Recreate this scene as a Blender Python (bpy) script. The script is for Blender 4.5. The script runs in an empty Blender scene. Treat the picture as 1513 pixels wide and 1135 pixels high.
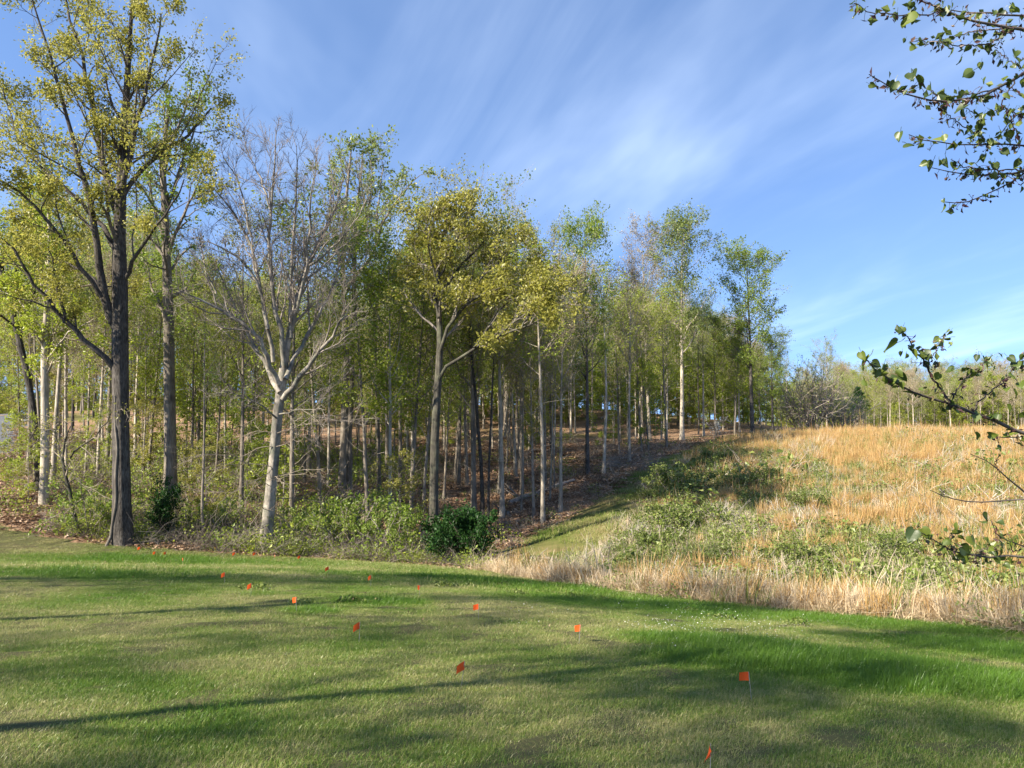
import bpy, math, random
import numpy as np

# ------------------------------------------------------------------ camera, sky, sun, exposure
SC = bpy.context.scene
COL = SC.collection
F, CX, CY, PITCH, CAMZ = 1040.0, 756.5, 567.5, math.radians(3.0), 1.6

cam_d = bpy.data.cameras.new('camera')
cam_d.sensor_width = 36.0
cam_d.lens = 36.0 * F / 1513.0
cam_d.clip_start, cam_d.clip_end = 0.05, 6000
cam = bpy.data.objects.new('camera', cam_d)
cam.location = (0, 0, CAMZ)
cam.rotation_euler = (math.pi / 2 + PITCH, 0, 0)
COL.objects.link(cam)
SC.camera = cam

SUN_EL, SUN_AZ = math.radians(34), math.radians(238)      # azimuth clockwise from +Y: behind the camera, to its left
sd = np.array([math.sin(SUN_AZ) * math.cos(SUN_EL), math.cos(SUN_AZ) * math.cos(SUN_EL), math.sin(SUN_EL)])

world = bpy.data.worlds.new('World')
SC.world = world
world.use_nodes = True
wn, wl = world.node_tree.nodes, world.node_tree.links
wn.clear()
w_out = wn.new('ShaderNodeOutputWorld'); w_bg = wn.new('ShaderNodeBackground')
sky = wn.new('ShaderNodeTexSky'); sky.sky_type = 'NISHITA'; sky.sun_disc = False
sky.sun_elevation, sky.sun_rotation = SUN_EL, SUN_AZ
sky.air_density, sky.dust_density, sky.ozone_density = 1.0, 0.0, 3.0
sky.altitude = 2500
w_bg.inputs['Strength'].default_value = 0.128
geo = wn.new('ShaderNodeTexCoord')
lift = wn.new('ShaderNodeVectorMath'); lift.inputs[1].default_value = (0, 0, 0.24); wl.new(geo.outputs['Generated'], lift.inputs[0])
nrm = wn.new('ShaderNodeVectorMath'); nrm.operation = 'NORMALIZE'; wl.new(lift.outputs[0], nrm.inputs[0]); wl.new(nrm.outputs[0], sky.inputs['Vector'])
sep = wn.new('ShaderNodeSeparateXYZ'); wl.new(geo.outputs['Generated'], sep.inputs[0])
zc = wn.new('ShaderNodeMath'); zc.operation = 'MAXIMUM'; zc.inputs[1].default_value = 0.03; wl.new(sep.outputs['Z'], zc.inputs[0])
za = wn.new('ShaderNodeMath'); za.operation = 'ADD'; za.inputs[1].default_value = 0.12; wl.new(zc.outputs[0], za.inputs[0])
pv = wn.new('ShaderNodeVectorMath'); pv.operation = 'DIVIDE'; wl.new(geo.outputs['Generated'], pv.inputs[0])
cmb = wn.new('ShaderNodeCombineXYZ')
for i_ in range(3): wl.new(za.outputs[0], cmb.inputs[i_])
wl.new(cmb.outputs[0], pv.inputs[1])
def cloud_layer(rot, sx, sy, scale, lo, hi, amt, detail=6.0, dist=0.6, off=(0, 0, 0)):
    vr = wn.new('ShaderNodeVectorRotate'); vr.rotation_type = 'Z_AXIS'; vr.inputs['Angle'].default_value = rot; wl.new(pv.outputs[0], vr.inputs['Vector'])
    m = wn.new('ShaderNodeMapping')
    m.inputs['Scale'].default_value = (sx, sy, 0.0); m.inputs['Location'].default_value = off
    wl.new(vr.outputs[0], m.inputs['Vector'])
    n = wn.new('ShaderNodeTexNoise'); n.inputs['Scale'].default_value = scale; n.inputs['Detail'].default_value = detail
    n.inputs['Roughness'].default_value = 0.55; n.inputs['Distortion'].default_value = dist
    wl.new(m.outputs[0], n.inputs['Vector'])
    r = wn.new('ShaderNodeMapRange'); r.interpolation_type = 'SMOOTHSTEP'
    r.inputs['From Min'].default_value = lo; r.inputs['From Max'].default_value = hi
    r.inputs['To Max'].default_value = amt
    wl.new(n.outputs['Fac'], r.inputs['Value'])
    return r.outputs[0]
c1 = cloud_layer(math.radians(-12), 1.0, 0.30, 0.95, 0.42, 0.80, 0.24, detail=5.0, dist=0.5, off=(0.35, 0.2, 0))
c2 = cloud_layer(math.radians(-20), 1.0, 0.16, 2.4, 0.44, 0.84, 0.085, detail=7.0, dist=0.5, off=(2.1, 0.7, 0))
cs = wn.new('ShaderNodeMath'); cs.operation = 'ADD'; cs.use_clamp = True; wl.new(c1, cs.inputs[0]); wl.new(c2, cs.inputs[1])
cmix = wn.new('ShaderNodeMix'); cmix.data_type = 'RGBA'
wl.new(cs.outputs[0], cmix.inputs['Factor']); wl.new(sky.outputs[0], cmix.inputs['A'])
cmix.inputs['B'].default_value = (5.8, 6.6, 7.6, 1)
wl.new(cmix.outputs['Result'], w_bg.inputs['Color']); wl.new(w_bg.outputs[0], w_out.inputs[0])

sun_d = bpy.data.lights.new('sun', 'SUN'); sun_d.energy = 5.0; sun_d.angle = math.radians(0.53); sun_d.color = (1.0, 0.90, 0.74)
sun = bpy.data.objects.new('sun', sun_d)
from mathutils import Vector
sun.rotation_euler = Vector((-sd[0], -sd[1], -sd[2])).to_track_quat('-Z', 'Y').to_euler()
sun.location = (-20, -12, 30)
COL.objects.link(sun)

SC.view_settings.view_transform = 'Standard'
try: SC.view_settings.look = 'None'
except Exception: pass
SC.view_settings.exposure = 1.5
SC.view_settings.gamma = 1.0
SC.render.engine = 'CYCLES'
cy = SC.cycles
cy.max_bounces, cy.diffuse_bounces, cy.glossy_bounces, cy.transmission_bounces, cy.transparent_max_bounces = 7, 6, 1, 6, 2
cy.use_denoising = True
try: cy.denoiser = 'OPENIMAGEDENOISE'
except Exception: pass

# ------------------------------------------------------------------ helpers
def pix(u, v, d):
    """the place d metres ahead of the camera seen at pixel (u, v) of the photograph"""
    cx, cz = (u - CX) / F, (CY - v) / F
    fy = math.cos(PITCH) - cz * math.sin(PITCH)
    up = math.sin(PITCH) + cz * math.cos(PITCH)
    return np.array([cx / fy * d, d, CAMZ + up / fy * d])

def unit(v):
    return v / np.maximum(np.linalg.norm(v, axis=-1, keepdims=True), 1e-9)

def tag(o, label=None, cat=None, group=None, kind=None):
    if label: o['label'] = label
    if cat: o['category'] = cat
    if group: o['group'] = group
    if kind: o['kind'] = kind
    return o

def link(name, mesh, parent=None):
    o = bpy.data.objects.new(name, mesh); COL.objects.link(o)
    if parent is not None: o.parent = parent
    return o

def empty(name, loc, rz=0.0, sc=1.0):
    o = bpy.data.objects.new(name, None); o.empty_display_size = 0.3
    o.location = loc; o.rotation_euler = (0, 0, rz); o.scale = (sc, sc, sc) if not isinstance(sc, tuple) else sc
    COL.objects.link(o)
    return o

class MB:
    """collects quads of several materials into one mesh"""
    def __init__(s): s.v, s.f, s.m, s.t, s.sm, s.n = [], [], [], [], [], 0
    def add(s, v, f, m=0, tint=None, smooth=False):
        if len(v) == 0 or len(f) == 0: return
        s.v.append(np.asarray(v, np.float32)); s.f.append(np.asarray(f, np.int64) + s.n)
        k = len(f); s.m.append(np.full(k, m, np.int32)); s.sm.append(np.full(k, smooth, bool))
        s.t.append(np.zeros(k, np.float32) + (0.5 if tint is None else tint)); s.n += len(v)
    def mesh(s, name, mats, origin=None):
        v = np.concatenate(s.v); f = np.concatenate(s.f)
        if origin is not None: v = v - np.asarray(origin, np.float32)
        me = bpy.data.meshes.new(name)
        me.vertices.add(len(v)); me.vertices.foreach_set('co', v.astype(np.float32).ravel())
        n = len(f)
        me.loops.add(n * 4); me.loops.foreach_set('vertex_index', f.astype(np.int32).ravel())
        me.polygons.add(n); me.polygons.foreach_set('loop_start', np.arange(0, n * 4, 4, dtype=np.int32))
        try: me.polygons.foreach_set('loop_total', np.full(n, 4, np.int32))
        except Exception: pass
        me.polygons.foreach_set('material_index', np.concatenate(s.m))
        me.polygons.foreach_set('use_smooth', np.concatenate(s.sm))
        a = me.attributes.new('tint', 'FLOAT', 'FACE'); a.data.foreach_set('value', np.concatenate(s.t))
        me.update(calc_edges=True)
        for m in mats: me.materials.append(m)
        return me

def tubes(pts, rad, k, rng=None, rough=0.0, ridge=0.0):
    """pts (N,M,3), rad (N,M) -> quads of N tapered tubes with k sides"""
    N, M, _ = pts.shape
    tan = np.empty_like(pts)
    tan[:, 1:-1] = pts[:, 2:] - pts[:, :-2]; tan[:, 0] = pts[:, 1] - pts[:, 0]; tan[:, -1] = pts[:, -1] - pts[:, -2]
    tan = unit(tan)
    ref = np.where(np.abs(tan[:, :1, 2:3]) > 0.8, np.array([1.0, 0.13, 0]), np.array([0.05, 0.1, 1.0]))
    a = unit(np.cross(np.broadcast_to(ref, tan.shape), tan)); b = np.cross(tan, a)
    th = np.arange(k) * 2 * math.pi / k
    r = rad[:, :, None]
    if rough and rng is not None: r = r * (1 + rng.normal(0, rough, (N, M, k)))
    if ridge and rng is not None:
        q = rng.normal(0, 1, (N, 1, k)) + 0.5 * np.cumsum(rng.normal(0, 0.45, (N, M, k)), 1)
        lump = np.cumsum(rng.normal(0, 0.35, (N, M, 1)), 1); lump = lump - lump.mean(1, keepdims=True)
        r = r * (1 + ridge * np.clip(q, -2, 2) + ridge * 0.6 * np.clip(lump, -1.5, 1.5))
    ring = pts[:, :, None, :] + (a[:, :, None, :] * np.cos(th)[None, None, :, None] + b[:, :, None, :] * np.sin(th)[None, None, :, None]) * np.broadcast_to(r, (N, M, k))[..., None]
    base = (np.arange(N) * M * k)[:, None, None] + (np.arange(M - 1) * k)[None, :, None] + np.arange(k)[None, None, :]
    nxt = (np.arange(N) * M * k)[:, None, None] + (np.arange(M - 1) * k)[None, :, None] + ((np.arange(k) + 1) % k)[None, None, :]
    f = np.stack([base, nxt, nxt + k, base + k], -1).reshape(-1, 4)
    return ring.reshape(-1, 3), f

def grow(rng, P, D, L, R, nseg, wander, trop, taper=0.35):
    pts = [P]; d = unit(D)
    for i in range(nseg):
        d = unit(d + rng.normal(0, wander, d.shape) + np.array([0, 0, trop]))
        P = P + d * (L / nseg)[:, None]; pts.append(P)
    t = np.linspace(0, 1, nseg + 1)
    return np.stack(pts, 1), R[:, None] * (1 - t[None] * (1 - taper))

def spawn(rng, pts, rad, k, t0, t1, ang, ang_sd, lf, lsd=0.25, rf=0.6, shrink=0.5, rmin=0.004):
    """k children on every branch: start, direction, length, radius"""
    N, M, _ = pts.shape
    L = np.linalg.norm(np.diff(pts, axis=1), axis=2).sum(1)
    t = t0 + (t1 - t0) * (np.arange(k)[None] + rng.random((N, k))) / k
    x = np.clip(t * (M - 1), 0, M - 1 - 1e-4); i = x.astype(int); fr = (x - i)[..., None]
    n = np.arange(N)[:, None]
    P = pts[n, i] * (1 - fr) + pts[n, i + 1] * fr
    T = unit(pts[n, i + 1] - pts[n, i])
    r = rad[n, i] * (1 - fr[..., 0]) + rad[n, i + 1] * fr[..., 0]
    ref = np.where(np.abs(T[..., 2:3]) > 0.85, np.array([1.0, 0, 0]), np.array([0, 0, 1.0]))
    a = unit(np.cross(np.broadcast_to(ref, T.shape), T)); b = np.cross(T, a)
    az = rng.random((N, 1)) * 6.28 + np.arange(k)[None] * 2.4 + rng.normal(0, 0.5, (N, k))
    an = np.clip(rng.normal(ang, ang_sd, (N, k)), 0.1, 1.7)[..., None]
    D = T * np.cos(an) + (a * np.cos(az)[..., None] + b * np.sin(az)[..., None]) * np.sin(an)
    ln = L[:, None] * lf * (1 - shrink * (t - t0) / max(t1 - t0, 1e-6)) * np.exp(rng.normal(0, lsd, (N, k)))
    return P.reshape(-1, 3), D.reshape(-1, 3), ln.ravel(), np.maximum(r * rf, rmin).ravel()

def leaf_quads(rng, P, size, up=0.5, aspect=0.62, sd_=0.34):
    """one folded diamond per place"""
    n = len(P)
    s = size * np.exp(np.clip(rng.normal(0, sd_, n), -0.8, 0.55))[:, None]
    nrm = unit(rng.normal(0, 1, (n, 3)) + np.array([0, 0, up]))
    a = unit(np.cross(nrm, rng.normal(0, 1, (n, 3)))); b = np.cross(nrm, a)
    v = np.stack([P - a * s * 0.5, P + b * s * 0.5 * aspect + nrm * s * 0.12, P + a * s * 0.55, P - b * s * 0.5 * aspect + nrm * s * 0.12], 1).reshape(-1, 3)
    return v, np.arange(n * 4).reshape(n, 4)

def along(rng, pts, k, t0=0.2, t1=1.0, jit=0.08):
    N, M, _ = pts.shape
    t = t0 + (t1 - t0) * rng.random((N, k)); x = np.clip(t * (M - 1), 0, M - 1.001); i = x.astype(int); fr = (x - i)[..., None]
    n = np.arange(N)[:, None]
    P = pts[n, i] * (1 - fr) + pts[n, i + 1] * fr
    return (P + rng.normal(0, jit, P.shape)).reshape(-1, 3)

def resample(poly, rad, m):
    poly = np.asarray(poly, float); rad = np.asarray(rad, float)
    s = np.concatenate([[0], np.cumsum(np.linalg.norm(np.diff(poly, axis=0), axis=1))]); s /= s[-1]
    t = np.linspace(0, 1, m)
    P = np.stack([np.interp(t, s, poly[:, c]) for c in range(3)], 1)
    if m > 6:
        for _ in range(2): P[1:-1] = 0.25 * P[:-2] + 0.5 * P[1:-1] + 0.25 * P[2:]
    return P, np.interp(t, s, rad)

# ------------------------------------------------------------------ materials
def new_mat(name):
    m = bpy.data.materials.new(name); m.use_nodes = True
    nt = m.node_tree; nt.nodes.clear()
    out = nt.nodes.new('ShaderNodeOutputMaterial')
    return m, nt, nt.nodes, nt.links, out

def ramp(nodes, stops):
    r = nodes.new('ShaderNodeValToRGB'); e = r.color_ramp.elements
    while len(e) < len(stops): e.new(0.5)
    for el, (p, c) in zip(e, stops): el.position = p; el.color = (*c, 1)
    return r

def leaf_mat(name, stops, transl=0.4, obj_var=0.10, gloss=0.03):
    m, nt, N, L, out = new_mat(name)
    at = N.new('ShaderNodeAttribute'); at.attribute_name = 'tint'
    oi = N.new('ShaderNodeObjectInfo')
    mr = N.new('ShaderNodeMapRange'); mr.inputs['To Min'].default_value = -obj_var * 1.6; mr.inputs['To Max'].default_value = obj_var * 1.6
    L.new(oi.outputs['Random'], mr.inputs['Value'])
    ad = N.new('ShaderNodeMath'); ad.use_clamp = True; L.new(at.outputs['Fac'], ad.inputs[0]); L.new(mr.outputs[0], ad.inputs[1])
    r = ramp(N, stops); L.new(ad.outputs[0], r.inputs[0])
    d = N.new('ShaderNodeBsdfDiffuse'); t = N.new('ShaderNodeBsdfTranslucent'); g = N.new('ShaderNodeBsdfGlossy'); g.inputs['Roughness'].default_value = 0.45
    L.new(r.outputs[0], d.inputs[0]); L.new(r.outputs[0], t.inputs[0])
    x = N.new('ShaderNodeMixShader'); x.inputs[0].default_value = transl; L.new(d.outputs[0], x.inputs[1]); L.new(t.outputs[0], x.inputs[2])
    y = N.new('ShaderNodeMixShader'); y.inputs[0].default_value = gloss; L.new(x.outputs[0], y.inputs[1]); L.new(g.outputs[0], y.inputs[2])
    L.new(y.outputs[0], out.inputs[0])
    return m

def bark_mat(name, dark, pale, scale=6.0, bump=0.6, moss=None, vert=0.12, obj_var=0.25, mott=0.6):
    m, nt, N, L, out = new_mat(name)
    tc = N.new('ShaderNodeTexCoord'); mp = N.new('ShaderNodeMapping'); mp.inputs['Scale'].default_value = (scale, scale, scale * vert)
    L.new(tc.outputs['Object'], mp.inputs[0])
    n1 = N.new('ShaderNodeTexNoise'); n1.inputs['Scale'].default_value = 3.0; n1.inputs['Detail'].default_value = 5; n1.inputs['Roughness'].default_value = 0.65
    L.new(mp.outputs[0], n1.inputs['Vector'])
    n2 = N.new('ShaderNodeTexNoise'); n2.inputs['Scale'].default_value = 1.3; n2.inputs['Detail'].default_value = 3
    L.new(tc.outputs['Object'], n2.inputs['Vector'])
    r = ramp(N, [(0.32, dark), (0.68, pale)]); L.new(n1.outputs['Fac'], r.inputs[0])
    r2 = ramp(N, [(0.35, (mott,) * 3), (0.65, (1.15, 1.13, 1.1))]); L.new(n2.outputs['Fac'], r2.inputs[0])
    mu = N.new('ShaderNodeMix'); mu.data_type = 'RGBA'; mu.blend_type = 'MULTIPLY'; mu.inputs['Factor'].default_value = 1
    L.new(r.outputs[0], mu.inputs['A']); L.new(r2.outputs[0], mu.inputs['B'])
    oi = N.new('ShaderNodeObjectInfo'); hv = N.new('ShaderNodeHueSaturation')
    mr = N.new('ShaderNodeMapRange'); mr.inputs['To Min'].default_value = 1 - obj_var; mr.inputs['To Max'].default_value = 1 + obj_var
    L.new(oi.outputs['Random'], mr.inputs['Value']); L.new(mr.outputs[0], hv.inputs['Value']); L.new(mu.outputs['Result'], hv.inputs['Color'])
    col = hv.outputs[0]
    if moss:
        n3 = N.new('ShaderNodeTexNoise'); n3.inputs['Scale'].default_value = 2.2; n3.inputs['Detail'].default_value = 6; L.new(tc.outputs['Object'], n3.inputs['Vector'])
        m3 = N.new('ShaderNodeMapRange'); m3.inputs['From Min'].default_value = 0.5; m3.inputs['From Max'].default_value = 0.68; L.new(n3.outputs['Fac'], m3.inputs['Value'])
        mm = N.new('ShaderNodeMix'); mm.data_type = 'RGBA'; L.new(m3.outputs[0], mm.inputs['Factor']); L.new(col, mm.inputs['A']); mm.inputs['B'].default_value = (*moss, 1)
        col = mm.outputs['Result']
    p = N.new('ShaderNodeBsdfPrincipled'); p.inputs['Roughness'].default_value = 0.9
    p.inputs['Specular IOR Level'].default_value = 0.15
    L.new(col, p.inputs['Base Color'])
    b = N.new('ShaderNodeBump'); b.inputs['Strength'].default_value = bump; b.inputs['Distance'].default_value = 0.04; L.new(n1.outputs['Fac'], b.inputs['Height'])
    L.new(b.outputs[0], p.inputs['Normal']); L.new(p.outputs[0], out.inputs[0])
    return m

def ground_mat(name, stops, s1=0.35, s2=9.0, mixf=0.5, bump=0.5, patch=None, rough=1.0):
    m, nt, N, L, out = new_mat(name)
    g = N.new('ShaderNodeNewGeometry')
    n1 = N.new('ShaderNodeTexNoise'); n1.inputs['Scale'].default_value = s1; n1.inputs['Detail'].default_value = 5; n1.inputs['Roughness'].default_value = 0.6
    n2 = N.new('ShaderNodeTexNoise'); n2.inputs['Scale'].default_value = s2; n2.inputs['Detail'].default_value = 6; n2.inputs['Roughness'].default_value = 0.7
    L.new(g.outputs['Position'], n1.inputs['Vector']); L.new(g.outputs['Position'], n2.inputs['Vector'])
    mx = N.new('ShaderNodeMix'); mx.inputs['Factor'].default_value = mixf; L.new(n1.outputs['Fac'], mx.inputs['A']); L.new(n2.outputs['Fac'], mx.inputs['B'])
    r = ramp(N, stops); L.new(mx.outputs['Result'], r.inputs[0]); col = r.outputs[0]
    if patch:
        pc, ps, lo, hi = patch
        n3 = N.new('ShaderNodeTexNoise'); n3.inputs['Scale'].default_value = ps; n3.inputs['Detail'].default_value = 4
        of = N.new('ShaderNodeVectorMath'); of.inputs[1].default_value = (31, 17, 5); L.new(g.outputs['Position'], of.inputs[0]); L.new(of.outputs[0], n3.inputs['Vector'])
        mr = N.new('ShaderNodeMapRange'); mr.inputs['From Min'].default_value = lo; mr.inputs['From Max'].default_value = hi; L.new(n3.outputs['Fac'], mr.inputs['Value'])
        mm = N.new('ShaderNodeMix'); mm.data_type = 'RGBA'; L.new(mr.outputs[0], mm.inputs['Factor']); L.new(col, mm.inputs['A']); mm.inputs['B'].default_value = (*pc, 1)
        col = mm.outputs['Result']
    p = N.new('ShaderNodeBsdfPrincipled'); p.inputs['Roughness'].default_value = rough; p.inputs['Specular IOR Level'].default_value = 0.1
    L.new(col, p.inputs['Base Color'])
    b = N.new('ShaderNodeBump'); b.inputs['Strength'].default_value = bump; b.inputs['Distance'].default_value = 0.06; L.new(n2.outputs['Fac'], b.inputs['Height'])
    L.new(b.outputs[0], p.inputs['Normal']); L.new(p.outputs[0], out.inputs[0])
    return m

def plain_mat(name, col, rough=0.7, transl=0.0):
    m, nt, N, L, out = new_mat(name)
    p = N.new('ShaderNodeBsdfPrincipled'); p.inputs['Roughness'].default_value = rough
    n = N.new('ShaderNodeTexNoise'); n.inputs['Scale'].default_value = 30
    r = ramp(N, [(0.3, tuple(c * 0.85 for c in col)), (0.7, tuple(min(1, c * 1.1) for c in col))]); L.new(n.outputs['Fac'], r.inputs[0])
    L.new(r.outputs[0], p.inputs['Base Color'])
    if transl:
        t = N.new('ShaderNodeBsdfTranslucent'); L.new(r.outputs[0], t.inputs[0])
        x = N.new('ShaderNodeMixShader'); x.inputs[0].default_value = transl; L.new(p.outputs[0], x.inputs[1]); L.new(t.outputs[0], x.inputs[2]); L.new(x.outputs[0], out.inputs[0])
    else: L.new(p.outputs[0], out.inputs[0])
    return m

def grass_mat(name, dry, green, lushc, patch_scale=0.45):
    """blades: dry thatch against green by each blade's tint, lusher where the instance says so, patches from noise"""
    m, nt, N, L, out = new_mat(name)
    at = N.new('ShaderNodeAttribute'); at.attribute_name = 'tint'
    lu = N.new('ShaderNodeAttribute'); lu.attribute_type = 'INSTANCER'; lu.attribute_name = 'lush'
    g = N.new('ShaderNodeNewGeometry')
    n = N.new('ShaderNodeTexNoise'); n.inputs['Scale'].default_value = patch_scale; n.inputs['Detail'].default_value = 5; n.inputs['Roughness'].default_value = 0.62
    L.new(g.outputs['Position'], n.inputs['Vector'])
    s1 = N.new('ShaderNodeMapRange'); s1.inputs['From Min'].default_value = 0.28; s1.inputs['From Max'].default_value = 0.72
    s1.inputs['To Min'].default_value = -0.45; s1.inputs['To Max'].default_value = 0.45; L.new(n.outputs['Fac'], s1.inputs['Value'])
    a1 = N.new('ShaderNodeMath'); L.new(at.outputs['Fac'], a1.inputs[0]); L.new(s1.outputs[0], a1.inputs[1])
    a2 = N.new('ShaderNodeMath'); a2.use_clamp = True; L.new(a1.outputs[0], a2.inputs[0])
    l2 = N.new('ShaderNodeMath'); l2.operation = 'MULTIPLY'; l2.inputs[1].default_value = 0.75; L.new(lu.outputs['Fac'], l2.inputs[0]); L.new(l2.outputs[0], a2.inputs[1])
    r = ramp(N, [(0.0, dry), (0.30, tuple(0.55 * a + 0.45 * b for a, b in zip(dry, green))), (0.55, green), (1.0, lushc)])
    L.new(a2.outputs[0], r.inputs[0])
    d = N.new('ShaderNodeBsdfDiffuse'); t = N.new('ShaderNodeBsdfTranslucent'); gl = N.new('ShaderNodeBsdfGlossy'); gl.inputs['Roughness'].default_value = 0.4
    L.new(r.outputs[0], d.inputs[0]); L.new(r.outputs[0], t.inputs[0])
    x = N.new('ShaderNodeMixShader'); x.inputs[0].default_value = 0.35; L.new(d.outputs[0], x.inputs[1]); L.new(t.outputs[0], x.inputs[2])
    y = N.new('ShaderNodeMixShader'); y.inputs[0].default_value = 0.03; L.new(x.outputs[0], y.inputs[1]); L.new(gl.outputs[0], y.inputs[2])
    L.new(y.outputs[0], out.inputs[0])
    return m

M = {}
M['bark_dark'] = bark_mat('bark_dark', (0.026, 0.022, 0.019), (0.16, 0.145, 0.13), 8, 1.0, vert=0.2)
M['bark_grey'] = bark_mat('bark_grey', (0.12, 0.10, 0.08), (0.30, 0.265, 0.22), 6, 0.7)
M['bark_pale'] = bark_mat('bark_pale', (0.25, 0.215, 0.17), (0.50, 0.45, 0.375), 5, 0.4)
M['bark_beech'] = bark_mat('bark_beech', (0.16, 0.145, 0.122), (0.43, 0.39, 0.335), 3.2, 0.35, vert=0.45, moss=(0.15, 0.15, 0.115), mott=0.36, obj_var=0.02)
M['bark_oak'] = bark_mat('bark_oak', (0.035, 0.032, 0.026), (0.105, 0.098, 0.08), 7, 0.9, moss=(0.11, 0.11, 0.075), obj_var=0.05)
M['twig_grey'] = bark_mat('twig_grey', (0.20, 0.172, 0.148), (0.34, 0.30, 0.265), 4, 0.1)
M['twig_tan'] = bark_mat('twig_tan', (0.26, 0.215, 0.165), (0.42, 0.36, 0.29), 4, 0.1)
M['twig_dark'] = bark_mat('twig_dark', (0.06, 0.05, 0.042), (0.14, 0.12, 0.10), 4, 0.1)
M['dead_wood'] = bark_mat('dead_wood', (0.30, 0.27, 0.23), (0.58, 0.54, 0.48), 9, 0.5, vert=0.3)
M['log'] = bark_mat('log', (0.14, 0.115, 0.095), (0.36, 0.32, 0.28), 7, 0.7, vert=0.6)
M['leaf_gold'] = leaf_mat('leaf_gold', [(0.0, (0.159, 0.154, 0.023)), (0.5, (0.297, 0.292, 0.048)), (1.0, (0.445, 0.413, 0.090))], 0.52)
M['leaf_green'] = leaf_mat('leaf_green', [(0.0, (0.120, 0.186, 0.022)), (0.5, (0.216, 0.300, 0.036)), (1.0, (0.336, 0.408, 0.066))], 0.52)
M['leaf_bright'] = leaf_mat('leaf_bright', [(0.0, (0.168, 0.222, 0.019)), (0.5, (0.282, 0.354, 0.030)), (1.0, (0.420, 0.468, 0.060))], 0.52)
M['leaf_pale'] = leaf_mat('leaf_pale', [(0.0, (0.144, 0.192, 0.048)), (0.5, (0.240, 0.300, 0.072)), (1.0, (0.360, 0.420, 0.120))], 0.52)
M['leaf_bud'] = leaf_mat('leaf_bud', [(0.0, (0.22, 0.17, 0.09)), (0.5, (0.34, 0.28, 0.16)), (1.0, (0.42, 0.37, 0.22))], 0.3)
M['leaf_evergreen'] = leaf_mat('leaf_evergreen', [(0.0, (0.012, 0.038, 0.008)), (0.5, (0.022, 0.065, 0.012)), (1.0, (0.045, 0.11, 0.02))], 0.25, gloss=0.015)
M['leaf_bramble'] = leaf_mat('leaf_bramble', [(0.0, (0.07, 0.105, 0.018)), (0.5, (0.155, 0.205, 0.038)), (1.0, (0.30, 0.33, 0.10))], 0.35)
M['leaf_litter'] = leaf_mat('leaf_litter', [(0.0, (0.14, 0.08, 0.05)), (0.5, (0.30, 0.19, 0.115)), (1.0, (0.48, 0.35, 0.24))], 0.15)
M['blossom_white'] = leaf_mat('blossom_white', [(0.0, (0.62, 0.64, 0.56)), (1.0, (0.80, 0.80, 0.76))], 0.3)
M['redbud_leaf'] = leaf_mat('redbud_leaf', [(0.0, (0.035, 0.06, 0.01)), (0.5, (0.08, 0.12, 0.015)), (1.0, (0.15, 0.19, 0.025))], 0.42, obj_var=0.3, gloss=0.05)
M['redbud_pod'] = leaf_mat('redbud_pod', [(0.0, (0.05, 0.022, 0.028)), (0.5, (0.10, 0.05, 0.045)), (1.0, (0.15, 0.13, 0.05))], 0.3)
M['broomsedge'] = leaf_mat('broomsedge', [(0.0, (0.30, 0.18, 0.07)), (0.5, (0.47, 0.295, 0.11)), (1.0, (0.60, 0.44, 0.21))], 0.3)
M['straw'] = leaf_mat('straw', [(0.0, (0.42, 0.32, 0.19)), (0.5, (0.62, 0.50, 0.33)), (1.0, (0.76, 0.65, 0.46))], 0.3)
M['vine'] = bark_mat('vine', (0.12, 0.10, 0.085), (0.28, 0.25, 0.21), 9, 0.5)
M['lawn_blade'] = grass_mat('lawn_blade', (0.40, 0.36, 0.165), (0.17, 0.245, 0.036), (0.095, 0.19, 0.02))
M['lawn_ground'] = ground_mat('lawn_ground', [(0.3, (0.10, 0.08, 0.045)), (0.5, (0.085, 0.085, 0.035)), (0.7, (0.07, 0.085, 0.028))], 0.5, 12, 0.5)
M['forest_ground'] = ground_mat('forest_ground', [(0.28, (0.09, 0.055, 0.035)), (0.45, (0.23, 0.14, 0.085)), (0.58, (0.35, 0.235, 0.15)), (0.75, (0.48, 0.36, 0.25))], 0.6, 7, 0.6, 0.9, patch=((0.13, 0.12, 0.045), 0.16, 0.52, 0.66))
M['field_ground'] = ground_mat('field_ground', [(0.3, (0.09, 0.075, 0.035)), (0.5, (0.17, 0.15, 0.06)), (0.7, (0.30, 0.22, 0.11))], 0.5, 6, 0.5, 0.9)
M['path_ground'] = ground_mat('path_ground', [(0.3, (0.085, 0.075, 0.028)), (0.48, (0.15, 0.125, 0.05)), (0.6, (0.24, 0.175, 0.095)), (0.75, (0.36, 0.27, 0.17))], 0.5, 7, 0.45, 0.7, patch=((0.10, 0.115, 0.03), 0.25, 0.45, 0.6))
M['gravel'] = ground_mat('gravel', [(0.3, (0.075, 0.08, 0.09)), (0.5, (0.125, 0.132, 0.145)), (0.7, (0.20, 0.205, 0.22))], 0.4, 22, 0.6, 0.6)
M['flag'] = plain_mat('flag_orange', (0.90, 0.115, 0.018), 0.45, 0.35)
M['wire'] = plain_mat('flag_wire', (0.28, 0.27, 0.26), 0.4)

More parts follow.
